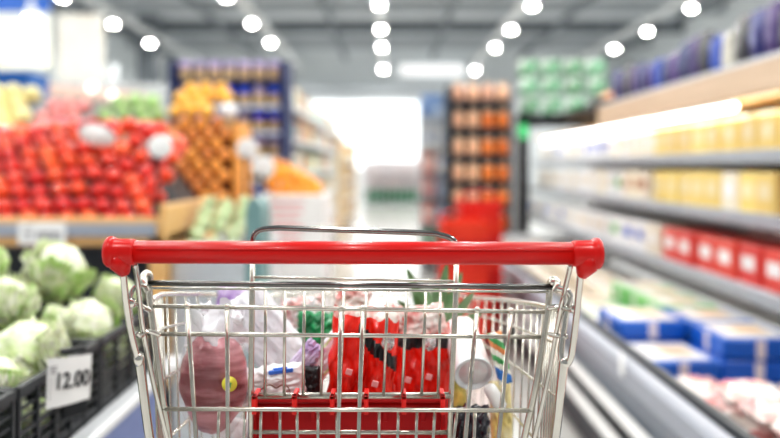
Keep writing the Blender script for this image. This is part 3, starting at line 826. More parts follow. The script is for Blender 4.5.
for j in range(11):
    for i in range(17):
        y = 3.290 + j * .056 + max(0, j - 7) * .03; x = X1t - .086 - i * .083 - (j % 2) * .0415
        if x < -(y * 389 / F) - .06: continue
        z = .918 + min(j, 7) * .0575 + max(0, j - 7) * .012
        edge = max(0, (x + 1.25)) * .50 * min(1, j / 7)
        z += .035 * math.sin(x * 5 + 1) * min(1, j / 7) - edge + R.uniform(-.007, .007)
        put('tomato', TM[n % 3], (x + R.uniform(-.007, .007), y, z), (R.uniform(-.7, .7), R.uniform(-.7, .7), R.uniform(0, 6)), scale=R.uniform(.93, 1.08), **TG); n += 1

def tclamp(p, q):
    p.z = min(p.z, 1.325); p.x = min(p.x, X1t - .041 - q); p.y = max(p.y, 3.243 + q)
    p.z = max(p.z, .86 + q)
relax(named('tomato'), 200, tclamp)
for o in named('tomato'):
    if sum((o.location - q.location).length < .10 for q in named('tomato')) < 4 and o.location.z > 1.2: bpy.data.objects.remove(o)
# signs on sticks among the produce
def disc_sign(px, py, D, r, zbase, label, stick=True, m=WHITE):
    c = P(px, py, D); o = empty('round_sign', (c.x, c.y, zbase), label, 'sign')
    b = MB(); b.lathe([(r * .9, -.006), (r, -.003), (r, .003), (r * .9, .006)], 28, 0, Matrix.Translation(c) @ Matrix.Rotation(PI / 2, 4, 'X')); b.build('sign_disc', m, o)
    if stick:
        b = MB(); b.tube([c + Vector((-.012, .008, -.02)), (c.x - .012, c.y + .008, zbase)], .007, n=8); b.rbox(c + Vector((-.012, -.004, -.055)), (.03, .016, .03), .004); b.build('stick', BLACK, o)
disc_sign(160, 147, 3.17, .048, .935, 'round white price sign on a black stick at the tomato table end')
disc_sign(247, 149, 4.45, .060, .95, 'round white sign on the orange crate corner, upper of two')
disc_sign(263, 167, 4.42, .064, .95, 'round white sign hanging lower, over the oranges by the white bin')
c = P(97, 134, 3.42); sgo = empty('oval_sign', (c.x, c.y, c.z - .08), 'white oval card with a red edge stuck in the tomatoes', 'sign')
rotE = Matrix.Translation(c) @ Matrix.Rotation(.25, 4, 'Y') @ Matrix.Scale(.6, 4, (0, 0, 1)) @ Matrix.Rotation(PI / 2, 4, 'X')
b = MB(); b.lathe([(.085, 0), (.085, .006)], 28, 0, rotE); b.build('card', WHITE, sgo)
b = MB(); b.tube([rotE @ Vector((.088 * math.cos(a), .088 * math.sin(a), .006)) for a in [PI * 1.25 + .0 - PI * k / 18 - PI * .15 + 0 for k in range(19)]], .007, n=6); b.build('red_edge', mat('sign_red', (.75, .03, .04), .5), sgo)


# ------------------------------------------------------------------ rear produce stand (yellow, pink, green fruit)
rs = empty('fruit_stand', (-2.0, 5.2, 0), 'tall stepped fruit stand behind the tomato heap', 'display stand')
b = MB(); b.box((-2.25, 5.3, .62), (1.75, 1.2, 1.24)); b.build('stand_body', DARK, rs)
b = MB(); b.add([(-3.15, 4.68, 1.245), (-1.38, 4.68, 1.245), (-1.38, 5.4, 1.30), (-3.15, 5.4, 1.30)], [(0, 1, 2, 3)], 0, False); b.build('sloping_bed', BLACK, rs)
def heap(me, name, x0, x1, y0, z0, nr, sp, jit, TG, hump=0, slope=.62, tsc=(.93, 1.03)):
    for j in range(nr):
        nx = int((x1 - x0) / sp)
        for i in range(nx + 1):
            x = x0 + i * sp + (j % 2) * sp / 2
            if x > x1: continue
            u = (x - x0) / (x1 - x0) * 2 - 1
            z = z0 + slope * sp * j + hump * (1 - u * u) * j / nr + R.uniform(-jit, jit)
            put(name, me, (x + R.uniform(-jit, jit), y0 + j * sp * .64, z), (R.uniform(-1, 1), R.uniform(-1, 1), R.uniform(0, 6)), scale=R.uniform(*tsc), **TG)
heap(fruit_mesh('yellow_melon', .06, YLF), 'yellow_melon', -2.78, -2.23, 4.80, 1.37, 4, .118, .004, dict(label='pale yellow fruit in the pile behind the tomatoes', cat='fruit', group='pale yellow fruit behind the tomatoes'), .03)
heap(fruit_mesh('pink_fruit', .045, PNK), 'pink_fruit', -2.13, -1.88, 4.80, 1.33, 4, .093, .004, dict(label='dusky pink fruit in the pile next to the green one', cat='fruit', group='pink fruit behind the tomatoes'), .02)
heap(fruit_mesh('green_fruit', .05, GRF), 'green_fruit', -1.75, -1.42, 4.80, 1.325, 4, .108, .004, dict(label='green fruit in the pile beside the stacked oranges', cat='fruit', group='green fruit beside the oranges'), .03)
# ------------------------------------------------------------------ orange tower
ot = empty('orange_crate_stand', (-1.1, 4.85, 0), 'orange crate stand with open front full of tangerines', 'display stand')
OW = mat('orange_board', (.82, .36, .06), .5, var=.2)
xa, xb = -1.30, -.90
b = MB(); b.box(((xa + xb) / 2, 4.86, .45), (xb - xa, .62, .9)); b.build('lower_box', WOOD, ot)
b = MB()
for x in (xa, xb): b.rbox((x, 4.9, 1.15), (.025, .50, .50), .004)
b.rbox(((xa + xb) / 2, 5.1, 1.15), (xb - xa, .02, .50), .003); b.rbox(((xa + xb) / 2, 4.555, .905), (xb - xa + .02, .02, .03), .003)
pass
b.build('crate_frame', OW, ot)
tg_me = fruit_mesh('tangerine', .038, TAN, nu=16, nv=10)
for j in range(8):
    for i in range(4 - j % 2):
        x = xa + .056 + i * .096 + (j % 2) * .048
        put('tangerine', tg_me, (x, 4.60 + j * .012, .962 + j * .061), (R.uniform(-1, 1), R.uniform(-1, 1), 0), 'orange tangerine in the open front of the orange crate', 'tangerine', 'tangerines in the orange crate')
b = MB(); b.box(((xa + xb) / 2, 4.94, 1.155), (xb - xa - .03, .26, .46)); b.build('gap_shade_block', mat('crate_gap_shade', (.10, .02, .03), .7), ot)  # dark block behind the tangerines, its colour standing in for shade in the gaps
og_me = fruit_mesh('orange', .043, ORY)
heap(og_me, 'orange', xa + .05, xb - .05, 4.70, 1.462, 4, .090, .003, dict(label='light orange fruit heaped on top of the orange crate', cat='orange', group='oranges on top of the crate'), .03, slope=.50)
def oclamp(p, q): p.z = max(p.z, 1.405 + q if p.y > 4.62 else 0); p.x = min(max(p.x, xa - .02), xb + .02)
relax(named('orange'), 120, oclamp)
wbc = Vector((-.945, 4.70, 1.463))
for o in named('orange'):
    if (o.location - wbc).length < .112: bpy.data.objects.remove(o)
b = MB(); b.sphere((0, 0, 0), .05, 18, 12, scale=(1.1, .8, 1), fn=lambda d: 1 + .1 * noise.noise(d * 3))
tag(b.build('white_bag', WPK, loc=wbc), 'small white bag resting on the orange crate beside the pale oranges', 'bag')
# white bin with loose oranges
wb = empty('promotion_bin', (-.62, 4.75, 0), 'square white bin with pink lettering, filled with oranges', 'bin')
x0, x1 = P(256, 0, 4.5).x, P(322, 0, 4.5).x
b = MB()
b.rbox(((x0 + x1) / 2, 4.52, .49), (x1 - x0, .03, .98), .004)
b.rbox((x1, 4.75, .49), (.03, .5, .98), .004); b.rbox((x0, 4.75, .49), (.03, .5, .98), .004); b.rbox(((x0 + x1) / 2, 4.99, .49), (x1 - x0, .03, .98), .004)
b.box(((x0 + x1) / 2, 4.75, .86), (x1 - x0, .48, .02))
b.build('bin_walls', WHITE, wb)
b = MB()
for k in range(6): b.box(((x0 + x1) / 2 - .02 + .01 * (k % 2), 4.502, .93 - k * .045), (.20 - .03 * (k % 3), .003, .014))
b.build('pink_lettering', mat('pink_ink', (.85, .40, .42), .6), wb)
om = fruit_mesh('orange_loose', .040, ORG)
for j in range(6):
    for i in range(4 - j % 2):
        put('orange', om, (x0 + .062 + (j % 2) * .042 + i * .084, 4.585 + j * .062, .918 + .058 * j * (1 - i * .10)), (i, j, 0), 'bright orange fruit sloping down in the white bin', 'orange', 'oranges in the white bin')
def bclamp(p, q): p.x = min(max(p.x, x0 + .017 + q), x1 - .017 - q); p.y = min(max(p.y, 4.537 + q), 4.973 - q); p.z = min(max(p.z, .872 + q), 1.19 - .55 * (p.x - x0))
relax([o for o in named('orange') if o.get('group') == 'oranges in the white bin'], 200, bclamp)
# ------------------------------------------------------------------ dark red apples beside the tomatoes
ap = fruit_mesh('red_apple', .038, PLUM)
bn = empty('low_fruit_bin', (-.77, 3.75, 0), 'low white bin holding pale cabbages beside the wooden table', 'bin')
xl, xr = -.885, -.60
b = MB(); b.rbox(((xl + xr) / 2, 3.30, .39), (xr - xl, .03, .78), .004)
for x in (xl, xr): b.rbox((x, 3.80, .39), (.03, 1.0, .78), .004)
b.rbox(((xl + xr) / 2, 4.28, .39), (xr - xl, .03, .78), .004)
b.build('bin_walls', LGREY, bn)
b = MB(); b.add([(xl, 3.3, .73), (xr, 3.3, .73), (xr, 3.72, .735), (xl, 3.72, .735), (xl, 4.28, .74), (xr, 4.28, .74)], [(0, 1, 2, 3), (3, 2, 5, 4)], 0, False); b.build('bin_bed', DARK, bn)
cm = lettuce_mesh(9, 7); [cm.materials.clear(), cm.materials.append(CAB), cm.materials.append(CAB)]; cm_old = fruit_mesh('pale_cabbage', .052, CAB, nu=20, nv=14); cm2 = fruit_mesh('green_melon', .05, MELW)
k = 0
cext = max(v.co.length for v in cm.vertices)
cm2 = fruit_mesh('green_melon', .041, MELW)
for j in range(5):
    for i in range(3):
        x = xl + .060 + i * .083; y = 3.362 + j * .074; z = .79 + j * .040
        if j < 1: put('green_melon', cm2, (x, y, z), (i, j, 0), 'round grey-green melon in the front row of the low bin', 'melon', 'melons at the front of the low bin')
        else: put('pale_cabbage', cm, (x, y, z), (i, j, i), 'pale green cabbage in the low bin beside the tomatoes', 'cabbage', 'cabbages in the low bin', scale=R.uniform(.040, .049) / cext)
def cclamp(p, q): p.x = min(max(p.x, xl + .016 + q), xr - .016 - q); p.y = max(p.y, 3.317 + q); p.z = min(max(p.z, .745 + q), 1.005)
relax(named('pale_cabbage', 'green_melon'), 250, cclamp)
relax(named('yellow_melon', 'pink_fruit', 'green_fruit'), 200, lambda p, q: setattr(p, 'z', max(p.z, 1.275 + q + max(0, p.y - 4.9) * .07)))
# teal-grey partition
b = MB(); x0, x1 = P(245.5, 0, 2.95).x, P(262, 0, 2.95).x; w = x1 - x0; cx = (x0 + x1) / 2
prof = [(cx - w / 2, 0), (cx + w / 2, 0), (cx + w / 2, .96)] + [(cx + w / 2 * math.cos(a) , .96 + .06 * math.sin(a)) for a in [PI * q / 8 for q in range(9)]] + [(cx - w / 2, .96)]
N = len(prof); vs = [(x, 2.95, z) for x, z in prof] + [(x, 3.17, z) for x, z in prof]
b.add(vs, [tuple(range(N)), tuple(range(N, 2 * N))[::-1]] + [(i, (i + 1) % N, N + (i + 1) % N, N + i) for i in range(N)], 0, False)
tag(b.build('end_guard', mat('teal_plastic', (.20, .34, .34), .45, var=.15)), 'grey-green upright end guard with rounded top beside the cabbages', 'guard')

# ------------------------------------------------------------------ blue-lidded jar gondola
GLD = mat('gold_jar_content', (.60, .42, .22), .4, coat=.2, rnd=.15); LIDB = mat('blue_lid', (.04, .09, .85), .4, rnd=.2); LIDP = mat('violet_lid', (.45, .38, .62), .4, rnd=.2)
SHD = mat('navy_shelf', (.015, .025, .10), .5); 
gd = empty('jar_shelving', (-1.3, 6.8, 0), 'tall dark blue shelf end holding rows of jars', 'shelving')
GX0, GX1, GY = P(170, 0, 6.5).x, P(287, 0, 6.5).x, 6.5
b = MB(); b.rbox(((GX0 + GX1) / 2, GY + .40, 1.02), (GX1 - GX0, .03, 2.04), .004); b.build('back_panel', DARK, gd)
for x in (GX0 + .02, GX1 - .03): 
    b = MB(); b.rbox((x, GY + .2, 1.0), (.06, .42, 2.0), .006); b.build('side_post', SHD, gd)
szs = [.22, .42, .62, .82, 1.02, 1.225, 1.435, 1.645]
for z in szs:
    b = MB(); b.rbox(((GX0 + GX1) / 2, GY + .2, z - .02), (GX1 - GX0 - .1, .38, .03), .004)
    s_ = b.build('shelf_board', SHD, gd)
    b = MB(); b.rbox(((GX0 + GX1) / 2, GY + .0, z - .022), (GX1 - GX0 - .1, .02, .042), .003); pr = b.build('price_rail', mat('rail_blue_grey', (.42, .46, .58), .5), s_)
b = MB(); b.lathe([(.042, 0), (.046, .006), (.046, .078), (.042, .09), (.038, .095)], 18); jar_b = b.mesh('jar_body', GLD)
b = MB(); b.lathe([(.046, 0), (.048, .004), (.048, .054), (.044, .062)], 18); lb = b.mesh('lid', LIDB); lp = b.mesh('lid', LIDP)
for zi, z in enumerate(szs):
    for i in range(7):
        x = GX0 + .102 + i * .1225; blue = (i + zi * 2) % 7 in (3, 4, 6) or zi == 3
        if blue: r = empty('jar', (x, GY + .08, z - .003), 'golden jar with a bright blue lid on the navy shelving', 'jar', 'blue-lidded jars on the navy shelving')
        else: r = empty('jar', (x, GY + .08, z - .003), 'golden jar with a dull violet lid on the navy shelving', 'jar', 'violet-lidded jars on the navy shelving')
        put('jar_body', jar_b, (0, 0, 0), parent=r); put('lid', lb if blue else lp, (0, 0, .095), parent=r)
for i in range(7):
    x = GX0 + .102 + i * .1225
    r = empty('jar', (x, GY + .08, 1.85), 'jar on the very top of the navy shelf end', 'jar', 'jars on top of the navy shelving')
b = MB(); b.rbox(((GX0 + GX1) / 2, GY + .2, 1.833), (GX1 - GX0 - .1, .38, .03), .004); b.build('shelf_board', SHD, gd)
for o in [o for o in COL.objects if o.get('group') == 'jars on top of the navy shelving']:
    put('jar_body', jar_b, (0, 0, 0), parent=o); put('lid', lp, (0, 0, .095), parent=o)

# side of that gondola along the aisle: boards with mixed packs
PKC = [('white', (.80, .80, .78)), ('cream', (.78, .66, .48)), ('teal', (.30, .48, .48)), ('rust', (.60, .16, .07)), ('tan', (.58, .38, .16)), ('pale green', (.55, .66, .50)), ('pale blue', (.45, .55, .68))]
PKM = {n_: mat('pack_' + n_.replace(' ', '_'), c_, .45, rnd=.25) for n_, c_ in PKC}
def box_mesh(w, d, h, m, m2=None, r=.006):
    b = MB(); b.rbox((0, 0, h / 2), (w, d, h), r, 0)
    b.rbox((0, 0, h * .55), (w + .003, d * .62, h * .36), .001, 1); b.rbox((0, 0, h * .55), (w * .62, d + .003, h * .36), .001, 1)
    return b.mesh('pack', [m, m2 or PAPER])
boxmeshes = {}
def aisle_shelving(name, label, X, y0, y1, depth, ztop, levels, sgn, post, boardm, cols, group, sp=.22, hh=.2, rail=LGREY, gl=None):
    g = empty(name, (X - sgn * -depth / 2, (y0 + y1) / 2, 0), label, 'shelving')
    xc = X - depth / 2 * (1 if sgn > 0 else -1)
    b = MB(); b.rbox((xc - (depth / 2 - .02) * sgn, (y0 + y1) / 2, ztop / 2), (.03, y1 - y0, ztop), .004); b.build('back_panel', post, g)
    for y in (y0, y1):
        b = MB(); b.rbox((xc, y, ztop / 2), (depth, .03, ztop), .004); b.build('end_panel', post, g)
    for z in levels:
        b = MB(); b.rbox((xc, (y0 + y1) / 2, z - .02), (depth, y1 - y0 - .04, .03), .003); s_ = b.build('shelf_board', boardm, g)
        b = MB(); b.rbox((X - .0 * sgn, (y0 + y1) / 2, z - .02), (.02, y1 - y0 - .04, .045), .003); q = b.build('price_rail', rail, s_)
    for z in levels:
        y = y0 + .04 + sp / 2
        while y < y1 - sp / 2:
            cn = R.choice(cols); key = (cn, round(hh * R.choice((.75, .9, 1.0)), 3), sp)
            if key not in boxmeshes: boxmeshes[key] = box_mesh(min(.2, depth * .5), sp * .86, key[1], PKM[cn], PKM[R.choice([c for c in PKM])])
            put('grocery_pack', boxmeshes[key], (X - sgn * (.02 + min(.2, depth * .5) / 2 + .01), y, z - .004), (0, 0, 0), '%s pack on the %s' % (cn, gl or group), 'package', cn + ' packs on the ' + (gl or group))
            y += sp
aisle_shelving('aisle_shelving', 'long shelving run along the aisle behind the jars', GX1 - .02, 6.95, 13.2, .45, 1.93, (.2, .5, .8, 1.1, 1.4, 1.68), 1, LGREY, LGREY, ['white', 'white', 'cream', 'teal', 'pale green', 'rust', 'tan'], '', .34, .22, gl='long shelving behind the jars')
aisle_shelving('tan_shelving', 'tan shelving run farther down the aisle', -.80, 13.8, 19.5, .45, 1.72, (.2, .55, .9, 1.25), 1, mat('tan_board', (.62, .42, .20), .6), WOOD, ['tan', 'cream', 'tan'], '', .5, .26, gl='tan shelving down the aisle')
# far low shelf at the aisle end
fs = empty('end_shelving', (.1, 24.3, 0), 'low shelving across the far end of the aisle', 'shelving')
b = MB(); b.rbox((.1, 24.6, .68), (1.8, .04, 1.36), .005)
for z in (.1, .55, .95): b.rbox((.1, 24.33, z - .024), (1.8, .5, .04), .005)
b.build('shelf_frame', LGREY, fs)
GRN = mat('dark_green_pack', (.02, .22, .08), .5, rnd=.3); PKp = mat('mauve_pack', (.62, .45, .45), .5, rnd=.3)
m_g = box_mesh(.3, .15, .38, GRN, GRN); m_p = box_mesh(.3, .15, .32, PKp, PAPER)
for z, me, lb_, g_ in ((.1, m_g, 'dark green pack on the bottom board of the far end shelving', 'green packs at the far end'), (.55, m_p, 'mauve pack on the middle board of the far end shelving', 'mauve packs on the middle board'), (.95, m_p, 'mauve pack on the top board of the far end shelving', 'mauve packs on the top board')):
    for i in range(9): put('grocery_pack', me, (-.62 + i * .18, 24.3, z), (0, 0, PI / 2), lb_, 'package', g_, scale=(.9, .55, 1))

# ------------------------------------------------------------------ right-hand end-cap with peach jars
PCH = mat('peach_jar', (.90, .52, .34), .4, coat=.2, rnd=.15); PLD = mat('pale_lid', (.80, .62, .48), .4, rnd=.2); ORL = mat('orange_red_jar', (.85, .22, .06), .4, rnd=.2)
ec = empty('jar_endcap', (.98, 8.2, 0), 'black shelf end stacked with rows of peach-coloured jars', 'shelving')
EX0, EX1 = .60, 1.24
b = MB(); b.rbox(((EX0 + EX1) / 2, 8.45, .98), (EX1 - EX0, .03, 1.96), .004); b.build('back_panel', DARK, ec)
for x in (EX0, EX1):
    b = MB(); b.rbox((x, 8.2, .98), (.04, .5, 1.96), .005); b.build('side_post', DARK if x < 1 else GREYM, ec)
ezs = [.25, .50, .75, 1.0, 1.26, 1.53, 1.80]
b = MB(); b.lathe([(.05, 0), (.060, .01), (.060, .12), (.045, .15)], 16); pj = b.mesh('jar_body', PCH); oj = b.mesh('jar_body', ORL)
b = MB(); b.lathe([(.048, 0), (.048, .035)], 16); pl = b.mesh('lid', PLD)
for z in ezs:
    b = MB(); b.rbox(((EX0 + EX1) / 2, 8.2, z - .022), (EX1 - EX0, .48, .04), .004); b.build('shelf_board', DARK, ec)
    for i in range(4):
        top = z > 1.7; orr = i >= 2 and not top
        r = empty('jar', (EX0 + .095 + i * .15, 8.05, z + .0006), 'orange-red jar on the black shelf end' if orr else ('peach jar on the topmost board of the black shelf end' if top else 'peach-coloured jar on the black shelf end'), 'jar', 'orange-red jars on the black shelf end' if orr else ('peach jars on the topmost board' if top else 'peach jars on the black shelf end'))
        put('jar_body', oj if orr else pj, (0, 0, 0), parent=r); put('lid', pl, (0, 0, .15), parent=r)
# narrow stand beside it: blue head card, white and pink packs
ns = empty('narrow_rack', (.47, 8.6, 0), 'narrow rack with a blue header beside the peach jars', 'rack')
NX0, NX1 = P(421, 0, 8.5).x, P(454, 0, 8.5).x
b = MB(); b.rbox(((NX0 + NX1) / 2, 8.85, .95), (NX1 - NX0, .03, 1.9), .003)
for z in (.25, .55, .85, 1.1, 1.35): b.rbox(((NX0 + NX1) / 2, 8.68, z - .02), (NX1 - NX0, .34, .03), .003)
b.build('rack_frame', GREYM, ns)
b = MB(); b.rbox(((NX0 + NX1) / 2, 8.49, 1.80), (NX1 - NX0, .03, .22), .004); b.build('blue_header', mat('header_blue', (.06, .17, .42), .5, var=.7, vscale=9, col2=(.6, .7, .8)), ns)
pcols = {'pink': mat('pack_pink', (.72, .28, .24), .45, rnd=.2), 'bluish': mat('pack_bluish', (.35, .45, .66), .45, rnd=.2), 'white': PKM['white'], 'green': mat('pack_green', (.06, .30, .12), .5)}
for zi, z in enumerate((.25, .55, .85, 1.1, 1.35)):
    for i in range(2):
        c_ = ('green' if zi == 0 else ('pink' if i == 0 else 'bluish')) if zi < 3 else ('white' if zi == 4 else ('pink' if i == 0 else 'white'))
        me = box_mesh(.135, .12, .20, pcols[c_], pcols['white'] if c_ != 'white' else pcols['bluish'])
        put('grocery_pack', me, (NX0 + .085 + i * .165, 8.60, z - .004), (0, 0, 0), '%s pack on board %s of the narrow rack' % (c_, ['five from the top', 'four from the top', 'three from the top', 'two from the top', 'nearest the blue header'][zi]), 'package', 'packs on the narrow rack')
# red shopping baskets, nested in two stacks
RB = mat('basket_red', (.80, .035, .02), .45, rnd=.1)
def basket_mesh():
    b = MB(); w0, w1, d0, d1, h = .10, .13, .14, .17, .20
    def ring(w, d, z): return [(-w, -d, z), (w, -d, z), (w, d, z), (-w, d, z)]
    vs = ring(w0, d0, 0) + ring(w1, d1, h)
    b.add(vs, [(0, 1, 2, 3)] + [(i, (i + 1) % 4, 4 + (i + 1) % 4, 4 + i) for i in range(4)], 0, False)
    b.tube([Vector(v) for v in ring(w1 + .011, d1 + .011, h)], .008, closed=True, n=6)
    for k in range(5):
        for sy in (-1, 1): b.tube([(-w0 + .02 + k * .04, sy * (d0 + .003), .02), ((-w0 + .02 + k * .04) * 1.2, sy * (d1 - .003), h - .03)], .0022, n=4)
    return b.mesh('basket_body', RB)
b = MB(); b.tube(smooth_path([(-.13, 0, .2), (-.12, -.04, .25), (0, -.06, .275), (.12, -.04, .25), (.13, 0, .2)], 4), .007, n=6); bh = b.mesh('carry_handle', RB)
bme = basket_mesh()
for (x, y, n_, lab, gp) in ((.45, 4.9, 13, 'red plastic basket nested in the lower stack', 'baskets in the lower red stack'), (.590, 5.28, 15, 'red plastic basket nested in the taller stack', 'baskets in the taller red stack')):
    for k in range(n_):
        top = k == n_ - 1
        r = empty('shopping_basket', (x, y, .004 + k * .05), ('topmost ' + lab + ', handle raised') if top else lab, 'basket', gp)
        put('basket_body', bme, (0, 0, 0), parent=r)
        if top: put('carry_handle', bh, (0, 0, 0), parent=r)

# ------------------------------------------------------------------ refrigerated wall on the right
FX = 1.60
RY0, RY1 = 1.2, 7.85
fz = empty('freezer_run', (1.6, 5, 0), 'long open refrigerated display along the aisle with wood canopy', 'refrigerated display')
CASE = mat('case_white', (.62, .64, .66), .35); CASEI = mat('case_inside', (.86, .87, .88), .5)
L = RY1 - RY0; cy = (RY0 + RY1) / 2
b = MB()
b.rbox((.850, cy, .27), (.066, L, .20), .006)                     # grey lower face
b.build('front_panel', mat('panel_grey', (.20, .225, .26), .4, .2), fz)
b = MB(); b.rbox((.838, cy, .415), (.062, L, .085), .012); b.build('top_rail', mat('rail_pale', (.32, .34, .39), .45), fz)
for x, z, w in ((.79, .285, .045), (.768, .20, .045)):
    b = MB(); b.rbox((x, cy, z), (w, L, .050), .018); b.build('bumper', mat('bumper_pale', (.66, .66, .65), .4), fz)
b = MB(); b.box((.835, cy, .13), (.06, L, .22)); b.box((.85, cy, .02), (.08, L, .04)); b.build('kick_plate', DARK, fz)
b = MB(); b.rbox((.884, cy, .44), (.026, L, .07), .003); b.build('inner_seal', mat('seal_dark', (.05, .055, .06), .5), fz)
L = 8.9 - RY0; cy = (RY0 + 8.9) / 2; RY1 = 8.9
b = MB(); b.box((1.52, 4.5, .185), (1.26, 6.6, .03)); b.build('well_floor', CASEI, fz); b = MB(); b.box((2.2, cy, .85), (.04, L, 1.24)); b.build('liner', CASEI, fz)
SHZ = [(.635, 1.50, 'lowest'), (.935, 1.56, 'middle'), (1.205, 1.62, 'top')]
SHM = mat('shelf_blue_grey', (.40, .44, .49), .35, .2)
for z, x, nm in SHZ:
    b = MB(); b.rbox(((x + 2.18) / 2, cy, z - .02), (2.18 - x, L, .022), .003); b.build('shelf_board', CASEI, fz)
    b = MB(); b.rbox((x - .012, cy, z - .025), (.022, L, .062), .004); b.build('price_rail', SHM, fz)
# canopy
b = MB(); b.rbox((FX + .012, (RY0 + 6.15) / 2, 1.525), (.024, 6.15 - RY0, .145), .004); b.build('wood_fascia', FASCIA, fz)
b = MB(); b.box((1.91, (RY0 + 6.15) / 2, 1.455), (.58, 6.15 - RY0, .012)); b.build('soffit', FASCIA, fz)
b = MB(); b.box((1.91, cy, 1.60), (.62, L, .02)); b.build('canopy_top', LGREY, fz)
b = MB(); b.box((1.91, (6.15 + RY1) / 2, 1.46), (.58, RY1 - 6.15, .012)); b.build('soffit', WOOD, fz)
b = MB(); b.rbox((FX, (6.15 + RY1) / 2, 1.60), (.05, RY1 - 6.15, .06), .004); b.build('black_edge', BLACK, fz)
b = MB(); b.box((1.50, 7.82, .28), (1.34, .03, .40)); b.build('end_wall', CASEI, fz)
b = MB(); b.rbox((1.78, 8.2, 1.645), (1.0, .56, .02), .004); b.build('top_tray', LGREY, fz)
b = MB(); b.rbox((1.325, 7.92, .83), (.11, .10, 1.66), .006); b.build('black_post', BLACK, fz)
b = MB(); b.rbox((1.832, 7.92, 1.60), (1.12, .10, .12), .006); b.build('black_beam', BLACK, fz)
b = MB(); b.rbox((2.02, 6.18, 1.60), (.90, .06, .13), .006); b.build('black_beam', BLACK, fz)
b = MB(); b.rbox((1.32, 7.86, 1.49), (.085, .02, .14), .004); gp = b.build('green_badge', mat('badge_green', (.08, .65, .22), .5, emit=.12, ecol=(.1, .8, .3)), fz)
STRIP = mat('strip_light', (1, 1, 1), .3, emit=4.5, ecol=(1, .99, .97))
y = 3.82; k = 0
while y < 8.6:
    b = MB(); b.tube([(FX + .06, y + .03, 1.425), (FX + .06, min(y + 1.12, 8.85), 1.425)], .020, n=10)
    q = empty('strip_light', (FX + .06, y + .6, 1.44), 'glowing tube light under the fridge canopy, %s along the run' % ['nearest', 'second', 'third', 'fourth', 'fifth'][k], 'light')
    b.build('tube', STRIP, q); b = MB(); b.box((FX + .06, y + .6, 1.4415), (.05, 1.14, .006)); b.build('fitting', LGREY, q)
    y += 1.2; k += 1
area('strip_glow', (FX + .09, 6.3, 1.40), .05, 12, (0, .5, 0), shape='RECTANGLE', sy=5.0)
area('near_tubeless_light', (FX + .09, 2.7, 1.44), .05, 6, (0, .5, 0), shape='RECTANGLE', sy=2.2)  # area light under the near canopy, where no tube hangs

# products in the fridge
def m_(n_, c, **k): return mat(n_, c, .35, coat=.25, rnd=.12, **k)
YB, YB2 = m_('cheese_yellow', (.82, .62, .22)), m_('cheese_cream', (.85, .74, .48))
WB, BLb = m_('carton_white', (.88, .88, .88)), m_('carton_blue', (.05, .15, .62))
RD, RDD = m_('pack_red', (.72, .07, .05)), m_('pack_deep_red', (.55, .03, .04))
GB = m_('carton_green', (.15, .50, .15)); CRM = m_('carton_cream', (.84, .76, .62)); LAVB = m_('carton_lavender', (.75, .72, .82)); BRN = m_('carton_brown', (.50, .28, .18))
ptypes = {
 'yellow': (YB, YB2), 'cream': (CRM, WB), 'white': (WB, CRM), 'white and blue': (WB, BLb), 'red': (RD, WB), 'green and white': (WB, GB), 'deep red': (RDD, WB), 'brown': (CRM, BRN)}
def run(zi, name, sp, h, d, plan, lab, rows_=1, dz=0, xo=0.0, back=True):
    z, x, nm = SHZ[zi]
    for (y0, y1, kinds) in plan:
        yy = y0 + sp / 2
        while yy + sp / 2 < y1 + .002:
            kd = R.choice(kinds); key = (kd, sp, h, d)
            if key not in boxmeshes: boxmeshes[key] = box_mesh(d, sp * .9, h, ptypes[kd][0], ptypes[kd][1], .01)
            for r_ in range(rows_):
                put(name, boxmeshes[key], (x + .03 + d / 2 + xo + R.uniform(0, .02), yy, z - .008 + r_ * (h + .003)), (0, 0, R.uniform(-.05, .05)), '%s %s' % (kd, lab), 'package', '%s packs: %s' % (kd, lab))
            yy += sp
run(2, 'cheese_box', .20, .18, .22, [(3.0, 4.6, ['yellow']), (4.6, 5.4, ['yellow', 'cream']), (5.4, 8.8, ['white', 'cream', 'white', 'white and blue'])], 'box on the top refrigerated shelf')
run(1, 'cheese_box', .19, .185, .22, [(3.0, 3.3, ['deep red']), (3.3, 4.9, ['yellow', 'yellow', 'cream']), (4.9, 5.5, ['brown']), (5.5, 5.8, ['green and white']), (5.8, 8.8, ['white', 'cream', 'white'])], 'pack on the middle refrigerated shelf')
run(0, 'frozen_pack', .24, .17, .26, [(2.36, 4.52, ['red']), (4.54, 4.8, ['cream']), (4.82, 5.32, ['white and blue']), (5.34, 5.6, ['green and white']), (5.62, 8.8, ['white and blue', 'white'])], 'carton on the lowest refrigerated shelf')
run(0, 'frozen_pack', .26, .22, .24, [(2.7, 3.6, ['red']), (3.6, 4.2, ['white'])], 'taller carton in the rear row of the lowest refrigerated shelf', dz=0, xo=.29)
# cartons in the well
def well(y0, y1, sp, mtop, mside, lab, grp, nlay=3, name='frozen_carton', xs=(1.052, 1.338), h=.075, j0=0):
    b = MB(); b.rbox((0, 0, h / 2), (.27, sp * .95, h), .008, 1); b.rbox((0, 0, h - .001), (.215, sp * .80, .008), .002, 0)
    b.rbox((0, 0, h * .5), (.2725, sp * .12, h * .9), .001, 2)
    b.rbox((0, -0, h * .5), (.035, sp * .953, h * .9), .001, 2)
    b.rbox((.02, .0, h + .003), (.11, sp * .4, .003), .0005, 3)
    me = b.mesh(name, [mtop, mside, m_('band_pale', (.80, .72, .76)), m_('print_tan', (.82, .58, .36))])
    y = y0 + sp / 2
    while y < y1:
        for ix, x in enumerate(xs):
            nl = min(5, nlay + ix + (1 if y > y0 + sp and sp > .3 and ix == 0 else 0))
            for l in range(nl):
                put(name, me, (x + R.uniform(-.006, .006), y + R.uniform(-.002, .002), .201 + l * (h + .005)), (0, 0, R.uniform(-.018, .018)), lab, 'carton', grp)
        y += sp
